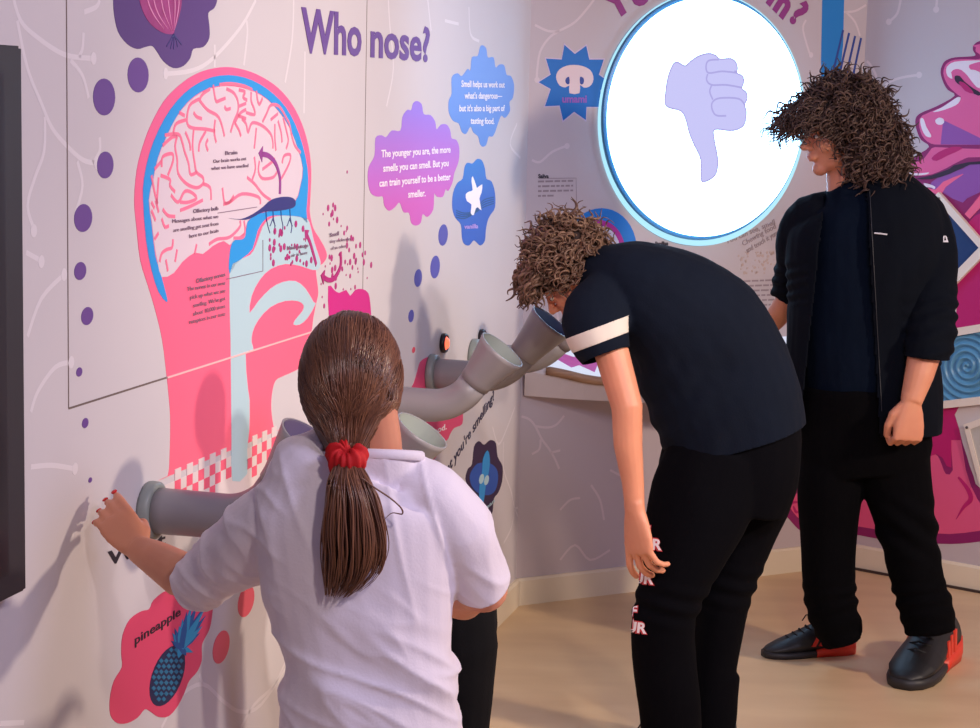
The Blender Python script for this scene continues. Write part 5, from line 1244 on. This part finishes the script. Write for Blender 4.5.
# his right arm reaching to the desk
ring_limb(bm, [(at(806, 212, Yr + .05), .052, .052), (at(794, 262, Yr + .12), .043, .043), (at(790, 298, Yr + .16), .040, .040), (at(776, 318, Yr + .24), .034, .034), (at(758, 338, Yr + .33), .026, .023)], 16)
HA = frame(at(758, 338, Yr + .33), V3(-.5, .55, -.18), V3(0, .3, 1), 1.0); hand(bm, HA, [(12, 15, 12)] * 4, THUMB_REL, .06, tside=1)
# his left arm hanging
wr = at(911, 402, Yr - .205)
ring_limb(bm, [(at(922, 218, Yr - .02), .054, .054), (at(931, 270, Yr - .06), .044, .044), (at(930, 325, Yr - .13), .044, .040), (at(925, 352, Yr - .165), .047, .042), (at(919, 376, Yr - .185), .041, .038), (wr, .031, .027)], 16)
HFi = frame(wr, at(908, 436, Yr - .215) - wr, V3(.25, -1, 0), 1.16)
hand(bm, HFi, [(62, 70, 40), (66, 72, 40), (66, 72, 40), (66, 72, 40)], ((.035, .040, -.010), (.060, .047, -.016), (.085, .042, -.028)), 0, tside=-1)
LTR = pr((836, 440, .01, 36, .11), (831, 480, 0, 34, .10), (829, 530, 0, 29, .088), (829, 580, 0, 27, .078), (833, 612, .01, 26, .075), (842, 638, .02, 23, .07))
RTR = pr((890, 440, -.01, 40, .11), (896, 480, -.02, 36, .10), (908, 530, -.04, 30, .088), (918, 580, -.07, 27, .078), (926, 608, -.09, 28, .076), (930, 632, -.10, 26, .074))
pl(bm, slim(LTR, .6), seg=16); pl(bm, slim(RTR, .6), seg=16)
f1h, f1t = fl(850, 652), fl(763, 657); f2h, f2t = fl(946, 655), fl(902, 690)
for a_, b_ in ((f1h, f1t), (f2h, f2t)): caps(bm, [(tuple(a_.lerp(b_, .25) + Z * .11), .03), (tuple(a_.lerp(b_, .25) + Z * .05), .028), (tuple(a_.lerp(b_, .65) + Z * .032), .018)])
me = remesh(bm, .0038, 3); mesh_obj('body', me, SKIN, t, True); face_parts(HRt, t)
MTS = mat('shirt_dark_blue', (2, 14, 32), .9, var=.2, bump=.12, bscale=220, spec=.12)
bm = bmesh.new(); pl(bm, pr((862, 418, 0, 58, .125), (862, 380, 0, 60, .135), (860, 320, 0, 60, .135), (858, 260, 0, 60, .135), (856, 215, 0, 54, .118), (852, 193, 0, 34, .08), (846, 180, 0, 24, .062)), seg=26, n=4)
me = remesh(bm, .006, 5); displace(me, lambda p, n: .004 * fbm(p, 10, 10, 4) + .002 * fbm(p, 25, 25, 12, 3)); o = mesh_obj('t_shirt', me, MTS, t, True)
MJK = mat('jacket_navy', (3, 9, 21), .9, var=.25, bump=.12, bscale=220, spec=.15)
bm = bmesh.new()
pl(bm, pr((862, 436, 0, 79, .155), (862, 400, 0, 80, .16), (862, 350, 0, 76, .145), (865, 300, 0, 77, .155), (866, 255, 0, 80, .158), (864, 222, 0, 76, .145), (860, 200, 0, 62, .115), (854, 186, 0, 38, .085), (847, 177, 0, 28, .07)), seg=30, n=4, exp=2.3)
pl(bm, pr((832, 216, .02, 24, .07), (812, 220, .04, 26, .075), (799, 240, .08, 23, .07), (796, 262, .12, 20, .065), (792, 280, .15, 20, .062), (788, 297, .17, 19, .058)), seg=22)
pl(bm, pr((896, 205, 0, 32, .085), (920, 222, 0, 30, .082), (931, 255, -.04, 27, .075), (931, 292, -.09, 24, .066)), seg=22)
me = remesh(bm, .0055, 5, .6)
bm = bmesh.new(); pl(bm, pr((930, 258, -.045, 24, .066), (931, 300, -.10, 26, .068), (930, 335, -.145, 26, .066), (925, 364, -.175, 23, .060)), seg=22); me_s = remesh(bm, .0055, 5, .6)
e1, e1d = at(925, 357, Yr - .170), V3(-.06, 0, -1).normalized(); e2, e2d = at(788, 297, Yr + .17), (at(788, 297, Yr + .17) - at(792, 280, Yr + .15)).normalized()
def jfold(p, n):
    x, y = proj(p); d = .005 * fbm(p, 9, 9, 4, 2) + .002 * fbm(p, 24, 24, 10, 6)
    if x > 903 and 285 < y < 365: d += .006 * math.sin(y * .38 + x * .08 + 5 * noise.noise(p * 7)) * min(1, (y - 285) / 25) * (.7 + .8 * noise.noise(p * 6))
    if x < 808 and 255 < y < 305: d += .003 * math.sin(y * .45 + 5 * noise.noise(p * 7)) * min(1, (y - 255) / 15)
    return d
displace(me, jfold); displace(me_s, jfold); cut_clean(me_s, [(e1, e1d, .12)])
def jopen(c, n):
    x, y = proj(c)
    if c.y < Yr and n.y < .25:
        l_ = 826 - (y - 180) * .11; r_ = 866 + (y - 180) * .055
        if y > 176 and l_ < x < r_: return True
    return False
cut_clean(me, [(e2, e2d, .08), (at(862, 428, Yr), V3(0, 0, -1), .4)]); cut_faces(me, jopen); me = merge(me, me_s); o = mesh_obj('jacket', me, MJK, t, True); solid(o, .004)
bvj = BVHTree.FromPolygons([v.co.copy() for v in me.vertices], [tuple(p.vertices) for p in me.polygons])
MLG = mat('logo_pale', (214, 214, 222), .5)
def on_j(px): h_, n_, _a, _b = bvj.ray_cast(CAM, ray(*px)); return (h_ or at(px[0], px[1], Yr - .18)), (n_ if n_ is not None else V3(0, -1, 0))
bm = bmesh.new()
pts = [on_j((x, y)) for x, y in ((874, 233), (880, 233.5), (887, 234.5))]
tube_pts(bm, [p + V3(0, -.003, 0) for p, n in pts], .0022, 6, taper=False); bobj('chest_logo', bm, MLG, o)
bm = bmesh.new(); p, n = on_j((945, 239)); n = -(p - CAM).normalized()
for q in ([(-.009, -.009), (-.004, .009), (0, .009), (-.003, -.004), (.004, -.004), (.0, .009), (.004, .009), (.010, -.009)],):
    plate(bm, [p + RX * a + UX * b + n * .006 for a, b in q], n, .004)
bobj('sleeve_logo', bm, MLG, o)
# zip edge of the jacket
bm = bmesh.new()
ln = []
for k in range(14):
    y = 190 + k * 17; x = 866 + (y - 180) * .055 + 3; h_, n_ = on_j((x, y)); ln.append(h_ + V3(0, -.002, 0))
tube_pts(bm, ln, .0012, 5, taper=False); bobj('zip', bm, mat('zip_dark', (20, 24, 36), .5), o)
MTR = mat('trousers_black_two', (4, 4, 7), .9, var=.3, bump=.12, bscale=200, spec=.08)
bm = bmesh.new()
pl(bm, pr((862, 385, 0, 62, .14), (862, 420, 0, 66, .14), (864, 450, 0, 68, .135), (866, 470, 0, 62, .12)), seg=26, exp=2.4)
pl(bm, LTR, seg=22); pl(bm, RTR, seg=22)
me = remesh(bm, .006, 5, .6)
def tfold(p, n):
    x, y = proj(p); d = .004 * fbm(p, 8, 8, 5, 9)
    k = max(0, min(1, (y - 575) / 20)); d += k * .0055 * math.sin(y * .36 + x * .10 + 5 * noise.noise(p * 7)) * (.6 + .8 * noise.noise(p * 5 + V3(3, 1, 2)))
    if x > 875: d += max(0, 1 - abs(y - 530) / 40) * .007 * math.sin((y - x * .75) * .24)
    return d
displace(me, tfold); mesh_obj('trousers', me, MTR, t, True)
MHL = mat('heel_red', (226, 62, 40), .45)
shoe('shoe', t, f1h + V3(0, 0, 0), f1t, 1, MSB, mat('sole_dark', (34, 33, 36), .5), True, True, MHL)
shoe('shoe', t, f2h, f2t, 1, MSB, MATS['sole_dark'], True, True, MHL)
MHR = mat('curls_dark', (62, 45, 39), .5, island=True, col2=(92, 70, 61), spec=.35)
MHR0 = mat('curls_dark_base', (42, 29, 26), .75, var=.4, vscale=40)
bm = bmesh.new(); ellip(bm, (-.035, 0, .035), (.115, .108, .105), HRt, 30, 22); ellip(bm, (-.085, .015, -.06), (.095, .115, .095), HRt, 24, 18)
ellip(bm, (.058, 0, .082), (.045, .075, .033), HRt, 18, 12)
me = remesh(bm, .005, 5); displace(me, lambda p, n: .012 * noise.noise(p * 28) + .005 * noise.noise(p * 70)); hb = mesh_obj('hair', me, MHR0, t, True)
bm = bmesh.new(); rng = random.Random(21); R3 = HRt.to_3x3()
def fall_r(u, r_):
    n_ = (R3 @ u).normalized(); tang = (Z * -1 - n_ * (-n_.z)); return (tang * .8 + n_ * .22 + V3(r_.gauss(0, .3), r_.gauss(0, .3), r_.gauss(0, .3))).normalized()
def keep_r(u):
    if u.x > .42 and u.z < .45 and abs(u.y) < .5: return False
    return u.z > -.8 and u.x < .72 + max(0, u.z) and not (u.x > .2 and u.z < -.1)
curl_hair(bm, HRt, (-.035, 0, .035), (.118, .112, .108), 1200, .075, .0092, rng, fall_r, .0030, 5, 24, 1.8, keep_r)
curl_hair(bm, HRt, (-.085, .015, -.06), (.098, .118, .098), 950, .080, .0092, rng, fall_r, .0030, 5, 24, 1.8, lambda u: u.x < (.86 if u.y > .2 else .35))
# fringe falling forward past the face
curl_hair(bm, HRt, (.055, 0, .085), (.05, .085, .038), 210, .13, .0095, rng, lambda u, r_: (R3 @ V3(.78 + r_.gauss(0, .3), r_.gauss(0, .5) + u.y * .6, -1.0 + r_.gauss(0, .3))).normalized(), .0022, 5, 28, 2.4, lambda u: u.x > -.2 and u.z > -.3)
fast_obj('curl', bm, MHR, hb)
# ================================================================ light
W = bpy.data.worlds.new('world'); S.world = W; W.use_nodes = True
W.node_tree.nodes['Background'].inputs[0].default_value = (.52, .44, .74, 1); W.node_tree.nodes['Background'].inputs[1].default_value = .27
def area(name, loc, target, size, energy, col, sy=None):
    l = bpy.data.lights.new(name, 'AREA'); l.size = size; l.energy = energy; l.color = col
    if sy: l.shape = 'RECTANGLE'; l.size_y = sy
    o = bpy.data.objects.new(name, l); COL.objects.link(o); o.location = loc
    o.rotation_euler = (Vector(target) - Vector(loc)).to_track_quat('-Z', 'Y').to_euler(); return o
area('spotlight_right', (3.3, 3.5, 2.15), (-.3, 4.6, .8), .22, 70, (1.0, .80, .62))
def spot(name, loc, target, energy, col, ang, blend=.8, rad=.08):
    l = bpy.data.lights.new(name, 'SPOT'); l.energy = energy; l.color = col; l.spot_size = math.radians(ang); l.spot_blend = blend; l.shadow_soft_size = rad
    o = bpy.data.objects.new(name, l); COL.objects.link(o); o.location = loc
    o.rotation_euler = (Vector(target) - Vector(loc)).to_track_quat('-Z', 'Y').to_euler(); return o
spot('ceiling_spot_wall', (2.0, 2.4, 2.8), tuple(w3(1, -1.7, 1.05)), 215, (1.0, .86, .76), 50, .9, .10)
spot('ceiling_spot_girl', (.9, .5, 2.7), (-.15, 2.9, .95), 95, (1.0, .86, .78), 34, .9, .10)
spot('ceiling_spot_people', (.6, .9, 2.8), (.7, 5.2, .4), 165, (1.0, .80, .66), 44, .9, .12)
area('ceiling_light_cool', (1.6, 1.6, 2.75), (-.5, 4.4, 1.2), .6, 30, (.62, .62, 1.0))
spot('ceiling_spot_blue', (1.1, 4.3, 2.75), tuple(w3(1, -.7, 1.75)), 60, (.45, .66, 1.0), 48, 1.0, .15)
S.view_settings.view_transform = 'Standard'; S.view_settings.look = 'None'; S.view_settings.exposure = 0.22; S.view_settings.gamma = 1.0
S.view_settings.use_curve_mapping = False
